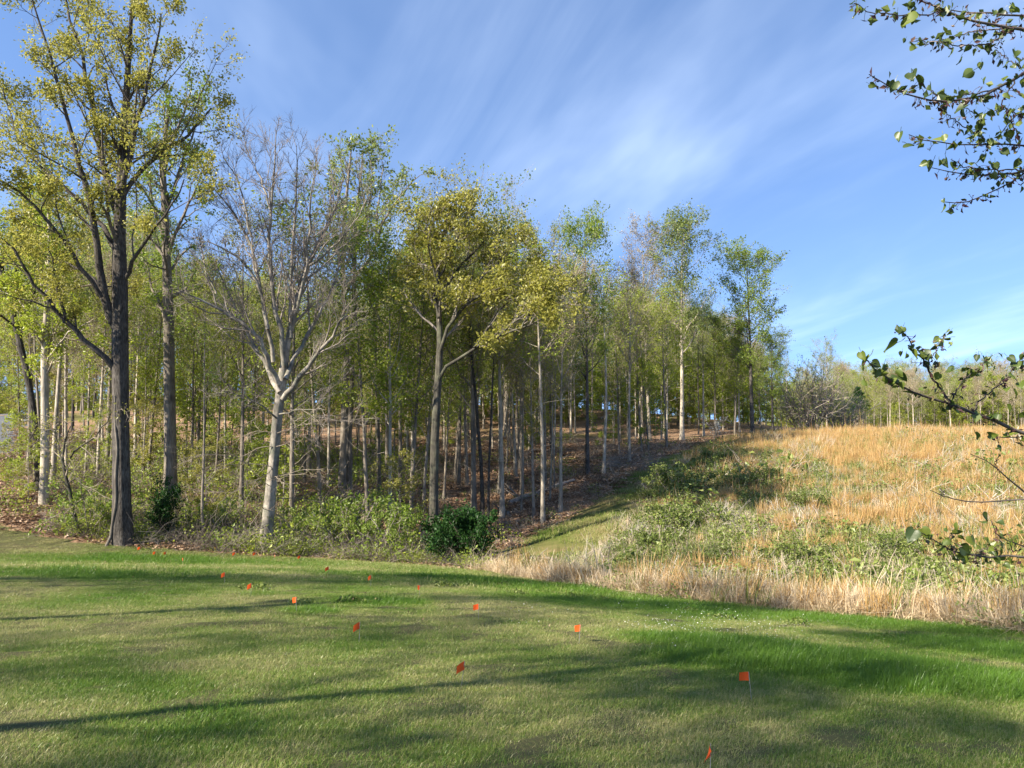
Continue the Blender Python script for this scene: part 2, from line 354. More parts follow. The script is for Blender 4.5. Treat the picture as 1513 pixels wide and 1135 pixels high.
# ------------------------------------------------------------------ terrain: a thin-plate surface through surveyed places
LAWN_EDGE = [(-60, 760, 29), (0, 778, 28), (60, 791, 27.5), (120, 803, 27), (200, 809, 27), (300, 816, 27), (400, 822, 27), (500, 828, 26.8), (600, 833, 26), (720, 845, 24),
             (870, 868, 20), (1000, 885, 18), (1200, 905, 16), (1400, 921, 14.3), (1513, 935, 13.2), (1650, 955, 12)]
CTRL = LAWN_EDGE + [
    (0, 1135, 3.9), (378, 1135, 4.0), (756, 1135, 4.2), (1135, 1135, 4.4), (1513, 1135, 4.6),
    (0, 1000, 6.2), (400, 1000, 6.5), (756, 1000, 6.8), (1135, 1000, 7.2), (1513, 1000, 8.2),
    (0, 900, 10.5), (400, 900, 11), (756, 900, 12), (1135, 935, 11.2), (0, 840, 16), (200, 850, 16), (400, 850, 17.5), (600, 860, 17),
    (182, 797, 27.5), (640, 832, 29.5), (250, 722, 38), (65, 725, 33), (430, 745, 36), (512, 720, 40), (802, 775, 36), (712, 766, 38), (892, 700, 47),
    (600, 690, 48), (600, 655, 62), (760, 660, 58), (740, 632, 72), (512, 660, 60), (300, 660, 62), (150, 660, 56),
    (900, 655, 62), (1010, 655, 60), (1112, 646, 64),
    (20, 632, 64), (-30, 665, 48), (0, 705, 41), (-120, 700, 38),
    (760, 812, 31), (850, 782, 33), (910, 735, 39), (965, 690, 47), (1025, 665, 55),
    (780, 838, 26.5), (900, 848, 25), (1000, 780, 31), (1000, 722, 40), (1000, 850, 23.5), (1100, 848, 22.5), (1100, 760, 32), (1100, 685, 45), (1120, 655, 57),
    (1250, 865, 20), (1250, 800, 26), (1250, 720, 36), (1250, 662, 50), (1250, 643, 62), (1400, 870, 18.8), (1400, 800, 25), (1400, 720, 34), (1400, 662, 47), (1400, 643, 60),
    (1513, 880, 17.3), (1513, 800, 23.5), (1513, 720, 32), (1513, 665, 44), (1513, 643, 58), (1800, 660, 50), (1800, 760, 27), (1850, 880, 15)]
cp = np.array([pix(*c) for c in CTRL])
cp = np.concatenate([cp, [(0, 0, 0), (-15, 0, 0.6), (12, 0, -0.9), (-30, 5, 0.6), (28, 2, -1.6), (0, -15, 1.2), (-30, -25, 2.5), (30, -20, 0.0), (-45, 35, 0.2),
                          (-70, 60, 1.5), (-30, 80, 2.5), (10, 90, 3.0), (50, 90, -0.4), (90, 70, -0.2), (80, 20, -0.5), (-80, 0, 2.0)]])
def _phi(r2): return np.where(r2 > 0, 0.5 * r2 * np.log(np.maximum(r2, 1e-12)), 0)
def _tps(P, z, lam):
    n = len(P); K = _phi(((P[:, None] - P[None]) ** 2).sum(-1)) + lam * np.eye(n)
    Q = np.concatenate([np.ones((n, 1)), P], 1)
    A = np.block([[K, Q], [Q.T, np.zeros((3, 3))]])
    return np.linalg.solve(A, np.concatenate([z, np.zeros(3)]))
_W = _tps(cp[:, :2] / 10, cp[:, 2], 0.02)
def height(x, y):
    x = np.atleast_1d(np.asarray(x, float)); y = np.atleast_1d(np.asarray(y, float))
    out = np.empty(x.shape); xf, yf, of = x.ravel(), y.ravel(), out.ravel()
    for i in range(0, len(xf), 20000):
        q = np.stack([xf[i:i + 20000], yf[i:i + 20000]], 1)
        qc = np.clip(q, [-95, -35], [110, 100]) / 10
        z = _phi(((qc[:, None] - cp[None, :, :2] / 10) ** 2).sum(-1)) @ _W[:len(cp)] + _W[len(cp)] + qc @ _W[len(cp) + 1:]
        r = np.hypot(q[:, 0], q[:, 1] - 20); s = np.clip((r - 75) / 45, 0, 1); s = s * s * (3 - 2 * s)
        of[i:i + 20000] = z * (1 - s) + s * (-0.5)
    return of.reshape(x.shape)
def gz(x, y): return float(height([x], [y])[0])
def hit(u, v, lift=0.0, d0=2.5, d1=130):
    """where the sight line through a pixel meets the ground (lift metres above it)"""
    ds = np.concatenate([np.arange(d0, 40, 0.05), np.arange(40, d1, 0.25)])
    a = pix(u, v, 1.0) - np.array([0, 0, CAMZ])
    P = a[None] * ds[:, None] + np.array([0, 0, CAMZ])
    k = np.nonzero(P[:, 2] <= height(P[:, 0], P[:, 1]) + lift)[0]
    return P[k[0]] if len(k) else P[-1]
def to_pix(P):
    P = np.atleast_2d(P); c, s = math.cos(PITCH), math.sin(PITCH)
    z = P[:, 2] - CAMZ; f = P[:, 1] * c + z * s; up = -P[:, 1] * s + z * c
    f = np.where(f > 0.05, f, 0.05)
    return CX + F * P[:, 0] / f, CY - F * up / f

def inside(poly, x, y):
    poly = np.asarray(poly); c = np.zeros(np.shape(x), bool); n = len(poly)
    for i in range(n):
        x0, y0 = poly[i]; x1, y1 = poly[(i + 1) % n]
        if y0 == y1: continue
        t = (y - y0) / (y1 - y0)
        c ^= ((y0 > y) != (y1 > y)) & (x < x0 + t * (x1 - x0))
    return c
XY = lambda L: [tuple(pix(*c)[:2]) for c in L]
edge = XY(LAWN_EDGE)
LAWN = edge + [(17, 7), (26, 0), (40, -40), (-90, -40), (-90, 26), (-40, 31)]
FIELD_LEFT = [(735, 843, 24.6), (800, 839, 26), (872, 826, 27.8), (912, 782, 33), (945, 745, 38), (990, 702, 45), (1035, 672, 53), (1085, 655, 60), (1110, 648, 66)]
PATH_LEFT = [(715, 825, 29), (772, 800, 32.5), (836, 768, 35.8), (905, 722, 41.5), (960, 688, 48.5), (1030, 661, 58), (1075, 652, 66)]
FIELD = XY(FIELD_LEFT) + [(34, 76), (60, 92), (150, 92), (150, 0), (26, 0), (17, 7)] + edge[::-1][:7]
PATH = XY(PATH_LEFT) + XY(FIELD_LEFT)[::-1]
ROAD = [(-70, 35.5), (-33, 41.5), (-35, 50), (-44.5, 64), (-60, 90), (-65, 90), (-50.5, 64), (-41, 50), (-44, 44.5), (-70, 40.5)]

def axis(lo, hi, step, ends_lo, ends_hi):
    return np.unique(np.concatenate([ends_lo, np.arange(lo, hi + 1e-6, step), ends_hi]))
gx = axis(-42, 46, 0.36, [-1500, -900, -600, -400, -280, -200, -150, -120, -100, -85, -72, -62, -54, -48, -45], [47, 49, 52, 56, 61, 67, 75, 84, 96, 112, 135, 165, 210, 280, 400, 600, 900, 1500])
gy = axis(-4, 74, 0.36, [-900, -500, -300, -180, -110, -70, -45, -30, -20, -13, -8], [76, 79, 83, 88, 94, 102, 112, 125, 140, 160, 190, 240, 320, 450, 700, 1100, 1800])
GX, GY = np.meshgrid(gx, gy)
rg = np.random.default_rng(5)
GZ = height(GX, GY)
GZ = GZ + rg.normal(0, 0.012, GZ.shape) * (GY < 75)
gv = np.stack([GX, GY, GZ], -1).reshape(-1, 3)
nx, ny = len(gx), len(gy)
ii = (np.arange(ny - 1)[:, None] * nx + np.arange(nx - 1)[None]).ravel()
gf = np.stack([ii, ii + 1, ii + nx + 1, ii + nx], 1)
fc = gv[gf].mean(1)
j1 = 0.25 * np.sin(fc[:, 1] * 2.1) + rg.normal(0, 0.12, len(fc)); j2 = 0.25 * np.sin(fc[:, 0] * 1.7) + rg.normal(0, 0.12, len(fc))
reg = np.zeros(len(fc), int)
reg[inside(PATH, fc[:, 0] + j1, fc[:, 1] + j2)] = 2
reg[inside(FIELD, fc[:, 0] + j1, fc[:, 1] + j2)] = 1
reg[inside(ROAD, fc[:, 0], fc[:, 1])] = 4
reg[inside(LAWN, fc[:, 0], fc[:, 1])] = 3
for k, (nm, mt, lb) in enumerate([('woodland_floor', 'forest_ground', 'brown leaf-littered woodland floor sloping up under the trees'), ('field', 'field_ground', 'rough overgrown hillside field of orange grass and brambles'),
                                  ('path', 'path_ground', 'mown grassy track climbing between the wood and the field'), ('lawn', 'lawn_ground', 'mown green lawn falling away in the foreground'), ('road', 'gravel', 'grey gravel road at the left beyond the trees')]):
    f = gf[reg == k]
    used, inv = np.unique(f, return_inverse=True)
    mb = MB(); mb.add(gv[used], inv.reshape(-1, 4), 0, smooth=True)
    o = link(nm, mb.mesh(nm, [M[mt]])); tag(o, lb, kind='structure')

# ------------------------------------------------------------------ scattering (many small plants that nobody could count)
def scatter(name, pts, rz, scl, idx, sources, label, cat, lush=None, tilt=None):
    me = bpy.data.meshes.new(name + '_places'); n = len(pts)
    me.vertices.add(n); me.vertices.foreach_set('co', np.asarray(pts, np.float32).ravel())
    rot = np.zeros((n, 3), np.float32); rot[:, 2] = rz
    if tilt is not None: rot[:, :2] = tilt
    a = me.attributes.new('rot', 'FLOAT_VECTOR', 'POINT'); a.data.foreach_set('vector', rot.ravel())
    s = np.asarray(scl, np.float32); s = np.stack([s, s, s], 1) if s.ndim == 1 else s
    a = me.attributes.new('scl', 'FLOAT_VECTOR', 'POINT'); a.data.foreach_set('vector', np.ascontiguousarray(s, np.float32).ravel())
    a = me.attributes.new('idx', 'INT', 'POINT'); a.data.foreach_set('value', np.asarray(idx, np.int32))
    a = me.attributes.new('lush', 'FLOAT', 'POINT'); a.data.foreach_set('value', np.zeros(n, np.float32) if lush is None else np.asarray(lush, np.float32))
    o = link(name, me)
    c = bpy.data.collections.new(name + '_kinds')
    for i, m in enumerate(sources): c.objects.link(bpy.data.objects.new('%s_kind_%02d' % (name, i), m))
    ng = bpy.data.node_groups.new(name, 'GeometryNodeTree')
    ng.interface.new_socket('Geometry', in_out='INPUT', socket_type='NodeSocketGeometry')
    ng.interface.new_socket('Geometry', in_out='OUTPUT', socket_type='NodeSocketGeometry')
    N, L = ng.nodes, ng.links
    gi, go = N.new('NodeGroupInput'), N.new('NodeGroupOutput')
    ci = N.new('GeometryNodeCollectionInfo'); ci.inputs['Collection'].default_value = c
    ci.inputs['Separate Children'].default_value = True; ci.inputs['Reset Children'].default_value = True
    ip = N.new('GeometryNodeInstanceOnPoints'); ip.inputs['Pick Instance'].default_value = True
    def na(nm, dt):
        q = N.new('GeometryNodeInputNamedAttribute'); q.data_type = dt; q.inputs['Name'].default_value = nm; return q.outputs['Attribute']
    L.new(gi.outputs[0], ip.inputs['Points']); L.new(ci.outputs[0], ip.inputs['Instance'])
    L.new(na('idx', 'INT'), ip.inputs['Instance Index']); L.new(na('rot', 'FLOAT_VECTOR'), ip.inputs['Rotation']); L.new(na('scl', 'FLOAT_VECTOR'), ip.inputs['Scale'])
    L.new(ip.outputs[0], go.inputs[0])
    md = o.modifiers.new('places', 'NODES'); md.node_group = ng
    tag(o, label, cat, kind='stuff')
    return o

def blades(rng, n, rad, h, w, lean, mat=0, segs=2, tint=(0.5, 0.25), hsd=0.3, cluster=0.0, mb=None):
    mb = mb or MB()
    r = rad * np.sqrt(rng.random(n)); a = rng.random(n) * 6.283
    base = np.stack([r * np.cos(a), r * np.sin(a), np.full(n, -0.012)], 1)
    hh = h * np.exp(rng.normal(0, hsd, n)); az = rng.random(n) * 6.283
    out = np.stack([np.cos(az), np.sin(az), np.zeros(n)], 1)
    if cluster: out = unit(out * (1 - cluster) + base * np.array([1, 1, 0]) / rad * cluster)
    ln = np.abs(rng.normal(0, lean, n))[:, None]
    side = np.stack([-np.sin(az + 0.6), np.cos(az + 0.6), np.zeros(n)], 1)
    t = np.linspace(0, 1, segs + 1)
    vs = []
    for i, ti in enumerate(t):
        c = base + hh[:, None] * (np.array([0, 0, 1.0]) * (ti - 0.35 * ln * ti * ti) + out * ln * ti ** 1.7)
        ww = w * (1 - 0.8 * ti ** 1.5) * 0.5
        vs += [c - side * ww, c + side * ww]
    V = np.stack(vs, 1); k = 2 * (segs + 1)
    fs = np.concatenate([np.arange(n)[:, None] * k + np.array([[2 * i, 2 * i + 1, 2 * i + 3, 2 * i + 2]]) for i in range(segs)])
    tt = np.tile(np.clip(rng.normal(tint[0], tint[1], n), 0, 1), segs)
    mb.add(V.reshape(-1, 3), fs, mat, tt)
    return mb

# lawn: patches of short blades, taller and darker where the grass is lush
rng = np.random.default_rng(11)
lawn_src = []
for i in range(5): lawn_src.append(blades(rng, 210, 0.17, 0.028, 0.0034, 1.1, segs=2, tint=(0.47, 0.30)).mesh('lawn_patch_%d' % i, [M['lawn_blade']]))
for i in range(3): lawn_src.append(blades(rng, 150, 0.17, 0.066, 0.0040, 0.7, segs=2, tint=(0.62, 0.18)).mesh('lawn_tall_%d' % i, [M['lawn_blade']]))
for i in range(3): lawn_src.append(blades(rng, 200, 0.34, 0.036, 0.0075, 1.0, segs=1, tint=(0.47, 0.30)).mesh('lawn_wide_%d' % i, [M['lawn_blade']]))
for i in range(3): lawn_src.append(blades(rng, 160, 0.34, 0.078, 0.0085, 0.6, segs=2, tint=(0.62, 0.18)).mesh('lawn_widetall_%d' % i, [M['lawn_blade']]))
LUSH = [(1230, 985, 1.15, 2.3, 0.9), (1080, 955, 0.9, 1.6, 0.8), (1400, 1010, 1.0, 1.8, 0.9), (1450, 960, 0.8, 2.0, 1.2), (560, 890, 0.7, 1.0, 0.6), (1000, 900, 0.6, 4, 2), (1200, 915, 0.6, 3, 1.0), (1390, 930, 0.6, 3, 1.0),
        (800, 870, 0.6, 3.0, 2.0), (690, 858, 0.7, 2.5, 1.3), (240, 830, 0.6, 5, 2.0), (130, 850, 0.5, 3, 1.5), (240, 875, 0.45, 1.6, 1.6), (500, 850, 0.3, 2, 1.2), (380, 878, 0.5, 0.5, 0.4), (450, 905, 0.6, 0.5, 0.4),
        (270, 1010, 0.3, 1.2, 0.8), (300, 1080, 0.35, 0.9, 0.6)]
lush_c = [(*hit(u, v)[:2], a, sx, sy) for u, v, a, sx, sy in LUSH]
DRY = [(215, 960, 0.6, 0.45, 0.5), (240, 990, 0.55, 0.4, 0.3), (60, 870, 0.4, 2, 1.2), (30, 800, 0.7, 2.5, 2.0), (1000, 1090, 0.35, 1.0, 0.4), (180, 930, 0.3, .5, 1.5), (900, 960, 0.3, 1.0, 0.7), (80, 1060, 0.25, 0.6, 0.4), (1420, 1000, 0.2, 1, .3)]
dry_c = [(*hit(u, v)[:2], a, sx, sy) for u, v, a, sx, sy in DRY]
def lushness(x, y):
    s = np.zeros(len(x))
    for cx_, cy_, a, sx, sy in lush_c: s = np.maximum(s, a * np.exp(-(((x - cx_) / sx) ** 2 + ((y - cy_) / sy) ** 2) ** 1.5))
    for cx_, cy_, a, sx, sy in dry_c: s -= a * np.exp(-((x - cx_) / sx) ** 2 - ((y - cy_) / sy) ** 2)
    return s
def wedge(rng, n, d0, d1, margin=1.0, power=1.0):
    y = np.sqrt(d0 ** 2 + (d1 ** 2 - d0 ** 2) * rng.random(n)); x = (rng.random(n) * 2 - 1) * (0.76 * y + margin)
    return x, y
def lawn_points(n, d0, d1, kind0, kind1):
    x, y = wedge(rng, n, d0, d1)
    k = inside(LAWN, x, y); x, y = x[k], y[k]
    lu = lushness(x, y) + rng.normal(0, 0.10, len(x))
    k = rng.random(len(x)) > np.clip(-lu * 1.1 - 0.1, 0, 0.65); x, y, lu = x[k], y[k], lu[k]
    tall = lu > 0.6 + rng.normal(0, 0.15, len(x))
    idx = np.where(tall, rng.integers(kind1[0], kind1[1], len(x)), rng.integers(kind0[0], kind0[1], len(x)))
    sc = np.exp(rng.normal(0, 0.18, len(x))) * (0.9 + 0.35 * np.clip(lu, -0.6, 1))
    zs = sc * np.where(tall, 0.75 + 0.35 * np.clip(lu, 0, 1.2), 1.0)
    return np.stack([x, y, height(x, y)], 1), np.stack([sc, sc, zs], 1), idx, lu
A = [lawn_points(12000, 2.4, 8.5, (0, 5), (5, 8)), lawn_points(16000, 8.5, 16, (0, 5), (5, 8)), lawn_points(15000, 15.5, 30, (8, 11), (11, 14))]
P = np.concatenate([a[0] for a in A]); S = np.concatenate([a[1] for a in A]); I = np.concatenate([a[2] for a in A]); U = np.concatenate([a[3] for a in A])
scatter('lawn_grass', P, rng.random(len(P)) * 6.283, S, I, lawn_src, 'short green lawn grass covering the foreground', 'grass', U)

# ------------------------------------------------------------------ trees
def crown_from(rng, stems, radii, cfg, mb):
    """branches of branches of the given stems, then leaves at the outermost ones"""
    P, R = stems, radii
    for li, c in enumerate(cfg['levels']):
        p, d, l, r = spawn(rng, P, R, c['k'], c.get('t0', 0.25), c.get('t1', 1.0), c['ang'], c.get('asd', 0.2), c['lf'], rf=c.get('rf', 0.55), shrink=c.get('shrink', 0.45), rmin=c.get('rmin', 0.006))
        if 'lmax' in c: l = np.clip(l, c.get('lmin', 0.05), c['lmax'])
        P, R = grow(rng, p, d, l, r, c.get('seg', 4), c.get('wander', 0.16), c.get('trop', 0.06), c.get('taper', 0.35))
        v, f = tubes(P, R, c.get('sides', 3)); mb.add(v, f, 0, smooth=True)
    if cfg.get('leaves'):
        L = along(rng, P, cfg['leaves'], 0.15, 1.0, cfg.get('jit', 0.12))
        if cfg.get('keep', 1) < 1:
            # whole twigs stay bare, so that the sky shows through in gaps
            q = np.repeat(rng.random(len(P)) < cfg['keep'], cfg['leaves']); L = L[q]
        v, f = leaf_quads(rng, L, cfg['lsize'], cfg.get('lup', 0.5))
        # clumps differ from each other more than the leaves within one
        cl = np.sin(L[:, 0] * 1.7 + 1.3 * np.sin(L[:, 2] * 1.1)) * np.cos(L[:, 1] * 1.5 + L[:, 2] * 0.7)
        mb.add(v, f, 1, np.clip(0.5 + 0.2 * cl + rng.normal(0, 0.2, len(L)), 0, 1))

def make_kind(seed, H, r0, cb, n1, l1, ang1, levels, bark, twig, leaf, leaves, lsize, trop1=0.10, wander=0.02, shape='round', keep=1.0, jit=0.14, lup=0.5, stubs=4):
    rng = np.random.default_rng(seed)
    m = 15
    t = np.linspace(0, 1, m)
    P = np.zeros((m, 3)); P[:, 2] = t * H
    w = np.cumsum(np.cumsum(rng.normal(0, wander * H / m * 0.35, (m, 2)), 0), 0); P[:, :2] = w - w[0]
    P[0, 2] = -0.4
    R = r0 * (1 - 0.9 * t ** 1.1); R[0] *= 1.5; R[1] *= 1.06
    tr = MB(); v, f = tubes(P[None], R[None], 9, rng, 0.03); tr.add(v, f, 0, smooth=True)
    # limbs
    p, d, l, r = spawn(rng, P[None], R[None], n1, cb, 0.985, ang1, 0.18, 1.0, rf=0.5, shrink=0, rmin=0.02)
    tt = np.clip((p[:, 2] / H - cb) / (1 - cb), 0, 1)
    prof = {'round': 0.35 + 0.65 * np.sin(np.pi * (0.12 + 0.80 * tt)), 'vase': 1.05 - 0.75 * tt, 'tall': 0.75 - 0.45 * tt, 'cone': 1.0 - 0.88 * tt}[shape]
    l = l1 * H * prof * np.exp(rng.normal(0, 0.22, len(p)))
    lp, lr = grow(rng, p, d, l, r, 6, 0.13, trop1, 0.25)
    v, f = tubes(lp, lr, 5); tr.add(v, f, 0, smooth=True)
    if stubs:
        p, d, l, r = spawn(rng, P[None], R[None], stubs, 0.18, cb, 1.35, 0.15, 0.07, rf=0.22, rmin=0.015)
        q, qr = grow(rng, p, d, l, r, 4, 0.2, 0.02, 0.3); v, f = tubes(q, qr, 4); tr.add(v, f, 0, smooth=True)
    cr = MB()
    crown_from(rng, lp, lr, dict(levels=levels, leaves=leaves, lsize=lsize, keep=keep, jit=jit, lup=lup), cr)
    return H, tr.mesh('trunk', [M[bark]]), cr.mesh('crown', [M[twig], M[leaf]])

def lev(k2, k3, a2=0.75, a3=0.7, f2=0.5, f3=0.5, trop=0.07):
    return [dict(k=k2, ang=a2, lf=f2, seg=4, sides=3, trop=trop, rf=0.5, rmin=0.012), dict(k=k3, ang=a3, lf=f3, seg=3, sides=3, trop=trop, rf=0.6, rmin=0.007, lmax=1.4, lmin=0.25)]
KIND = {}
KIND['tulip'] = [make_kind(100 + i, 22, 0.19, 0.46, 24, 0.21, 0.8, lev(7, 6), 'bark_pale', 'twig_tan', 'leaf_pale' if i < 2 else 'leaf_green', 9, 0.145, shape='round', trop1=0.10, keep=0.65, jit=0.2) for i in range(3)]
KIND['oak'] = [make_kind(120 + i, 20, 0.21, 0.38, 22, 0.24, 0.95, lev(7, 6), 'bark_grey', 'twig_grey', 'leaf_gold', 10, 0.13, shape='round', keep=0.6, jit=0.2) for i in range(3)]
KIND['maple'] = [make_kind(140 + i, 17, 0.13, 0.33, 24, 0.20, 0.9, lev(6, 6), 'bark_grey', 'twig_tan', 'leaf_bright' if i < 2 else 'leaf_green', 9, 0.13, shape='round', keep=0.5, jit=0.2) for i in range(3)]
KIND['bare'] = [make_kind(160 + i, 20, 0.17, 0.42, 22, 0.20, 0.7, lev(9, 10, f2=0.5, f3=0.6), 'bark_pale', 'twig_tan', 'leaf_bud', 3, 0.11, shape='round', trop1=0.14) for i in range(3)]
KIND['pole'] = [make_kind(180 + i, 19, 0.105, 0.55, 16, 0.16, 0.85, lev(6, 5), ('bark_pale', 'bark_grey', 'bark_dark')[i], 'twig_tan', ('leaf_bright', 'leaf_green', 'leaf_gold')[i], 8, 0.13, shape='round', trop1=0.08, stubs=7, keep=0.5, jit=0.2, wander=0.05) for i in range(3)]
KIND['poplar'] = [make_kind(150 + i, 20, 0.20, (0.36, 0.40)[i], 30, 0.20, 0.85, lev(8, 7), ('bark_dark', 'bark_pale')[i], 'twig_grey', ('leaf_green', 'leaf_pale')[i], 11, 0.145, shape='round', trop1=0.12, jit=0.2, keep=0.75) for i in range(2)]
KIND['fresh'] = [make_kind(170 + i, 14, 0.10, (0.34, 0.38, 0.32)[i], 28, 0.17, 0.85, lev(7, 6), ('bark_grey', 'bark_pale', 'bark_grey')[i], 'twig_tan', ('leaf_bright', 'leaf_bright', 'leaf_bright')[i], 10, 0.115, shape='round', trop1=0.09, jit=0.2, keep=0.62, wander=0.04) for i in range(3)]
KIND['sapling'] = [make_kind(200 + i, 7, 0.035, 0.15, 22, 0.24, 1.25, lev(5, 5, f2=0.5, f3=0.45, trop=0.0), ('bark_grey', 'twig_grey', 'bark_pale')[i], 'twig_grey', ('leaf_bright', 'leaf_gold', 'leaf_bright')[i], 9, 0.115, shape='round', trop1=0.02, jit=0.08, stubs=0, lup=1.2, keep=0.8, wander=0.05) for i in range(3)]
KIND['pine'] = [make_kind(220, 14, 0.14, 0.45, 30, 0.19, 1.3, lev(7, 5), 'bark_grey', 'twig_dark', 'leaf_evergreen', 16, 0.16, shape='cone', trop1=0.05, jit=0.18)]
NAME = {'fresh': 'young_tree', 'poplar': 'poplar_tree', 'tulip': 'tulip_tree', 'oak': 'oak_tree', 'maple': 'maple_tree', 'bare': 'bare_tree', 'pole': 'slender_tree', 'sapling': 'sapling', 'pine': 'pine_tree'}

trng = np.random.default_rng(77)
def plant(kind, x, y, H, label, group=None, var=None, thick=1.0, rz=None, name=None, cat='tree', dz=-0.05):
    var = int(trng.integers(0, len(KIND[kind]))) if var is None else var
    H0, tm, cm = KIND[kind][var]; s = H / H0
    e = empty(name or NAME[kind], (x, y, gz(x, y) + dz), trng.random() * 6.283 if rz is None else rz, (s * thick, s * thick, s))
    if kind in ('pole', 'bare', 'sapling', 'maple'): e.rotation_euler[0], e.rotation_euler[1] = trng.normal(0, 0.028, 2)
    tag(e, label, cat, group)
    link('trunk', tm, e); link('crown', cm, e)
    return e
def plant_px(kind, u, v, d, vtop, label, **k):
    p = pix(u, v, d); x, y = p[0], p[1]
    H = pix(u, vtop, d)[2] - gz(x, y)
    return plant(kind, x, y, max(H, 1.5), label, **k)

def hero(name, label, base, stems, levels, bark, twig, leaf, leaves, lsize, seed, keep=1.0, jit=0.14, lup=0.4, extra=None, cat='tree'):
    """stems: (pixels, depth at start, depth at end, half-widths in pixels) traced limb by limb, each at its own distance"""
    rng = np.random.default_rng(seed)
    bx, by = pix(*base)[:2]; org = np.array([bx, by, gz(bx, by)])
    tr, cr = MB(), MB()
    SP, SR, SL, LV = [], [], [], []
    for si, st in enumerate(stems):
        px, d0, d1, w = st[:4]
        n = len(px); dd = np.linspace(0, 1, n) * (d1 - d0) + d0
        poly = np.array([pix(u, v, q) for (u, v), q in zip(px, dd)])
        rad = np.interp(np.linspace(0, 1, n), np.linspace(0, 1, len(w)), w) * dd / F
        if si == 0: poly[0, 2] = org[2] - 0.3
        else: rad = rad * 0.86
        big = rad.max() > 0.1
        q, qr = resample(poly, rad, 34 if si == 0 else (14 if big else 10))
        if si: q[1:-1] += rng.normal(0, 0.035, q[1:-1].shape)
        v, f = tubes(q[None], qr[None], 26 if si == 0 else (9 if big else 6), rng, 0.02 if si == 0 else 0.03, (0.045 if bark in ('bark_dark', 'bark_oak') else 0.02) if si == 0 else 0); tr.add(v, f, 0, smooth=True)
        t0 = st[4] if len(st) > 4 else 0.15
        L = np.linalg.norm(np.diff(q, axis=0), axis=1).sum() * (1 - t0)
        k0 = int(t0 * (len(q) - 1)); q2, r2 = resample(q[k0:], qr[k0:], 9)
        k = max(3, int(round(L * levels[0]['per_m'])))
        c = levels[0]
        p, d, l, r = spawn(rng, q2[None], r2[None], k, 0.02, 1.0, c['ang'], 0.22, 1.0, rf=0.5, shrink=0, rmin=0.012)
        l = c['len'] * np.exp(rng.normal(0, 0.35, k)) * (1.0 - 0.45 * (np.arange(k) + 0.5) / k)
        a, b = grow(rng, p, d, l, r, 5, 0.15, c['trop'], 0.3)
        SP.append(a); SR.append(b)
        LV.append(rng.random(k))
    A, B = np.concatenate(SP), np.concatenate(SR)
    v, f = tubes(A, B, 4); cr.add(v, f, 0, smooth=True)
    crown_from(rng, A, B, dict(levels=levels[1:], leaves=leaves, lsize=lsize, keep=keep, jit=jit, lup=lup), cr)
    e = empty(name, tuple(org)); tag(e, label, cat)
    link('trunk', tr.mesh('trunk', [M[bark]], org), e); link('crown', cr.mesh('crown', [M[twig], M[leaf]], org), e)
    if extra: extra(e, org, rng)
    return e

def hl(per_m, ln, k2, k3, trop=0.07, ang=0.75, f2=0.5, f3=0.5, rm=0.006, lmax=1.1):
    return [dict(per_m=per_m, len=ln, ang=ang, trop=trop), dict(k=k2, ang=0.7, lf=f2, seg=4, trop=trop, rf=0.55, rmin=0.010), dict(k=k3, ang=0.65, lf=f3, seg=3, trop=trop, rf=0.6, rmin=rm, lmax=lmax, lmin=0.2)]

# the big dark tree at the left
def vine(e, org, rng):
    D = 27.2; mb = MB()
    for ph, side in ((-0.35, 1.0),):
        t = np.linspace(0, 1, 26); v = 800 - 215 * t * side
        c = np.array([pix(180.5, vv, D) for vv in v]); c[:, 2] = np.maximum(c[:, 2], org[2] - 0.1)
        an = ph + 0.22 * np.sin(t * 5 + ph * 3) + 0.10 * np.sin(t * 17 + ph * 9); rr = 0.335 - 0.045 * t + 0.14 * np.exp(-t * 9)
        q = c + np.stack([np.sin(an) * rr, -np.cos(an) * rr, 0 * t], 1)
        q[0, 2] = org[2] - 0.25; q[0, :2] += (q[0, :2] - c[0, :2]) * 0.5
        vv, f = tubes(q[None], (0.06 - 0.025 * t)[None], 7); mb.add(vv, f, 0, smooth=True)
    o = link('vine', mb.mesh('vine', [M['vine']], org), e); o['label'] = 'pale woody vine winding up the dark trunk'
D = 27.2
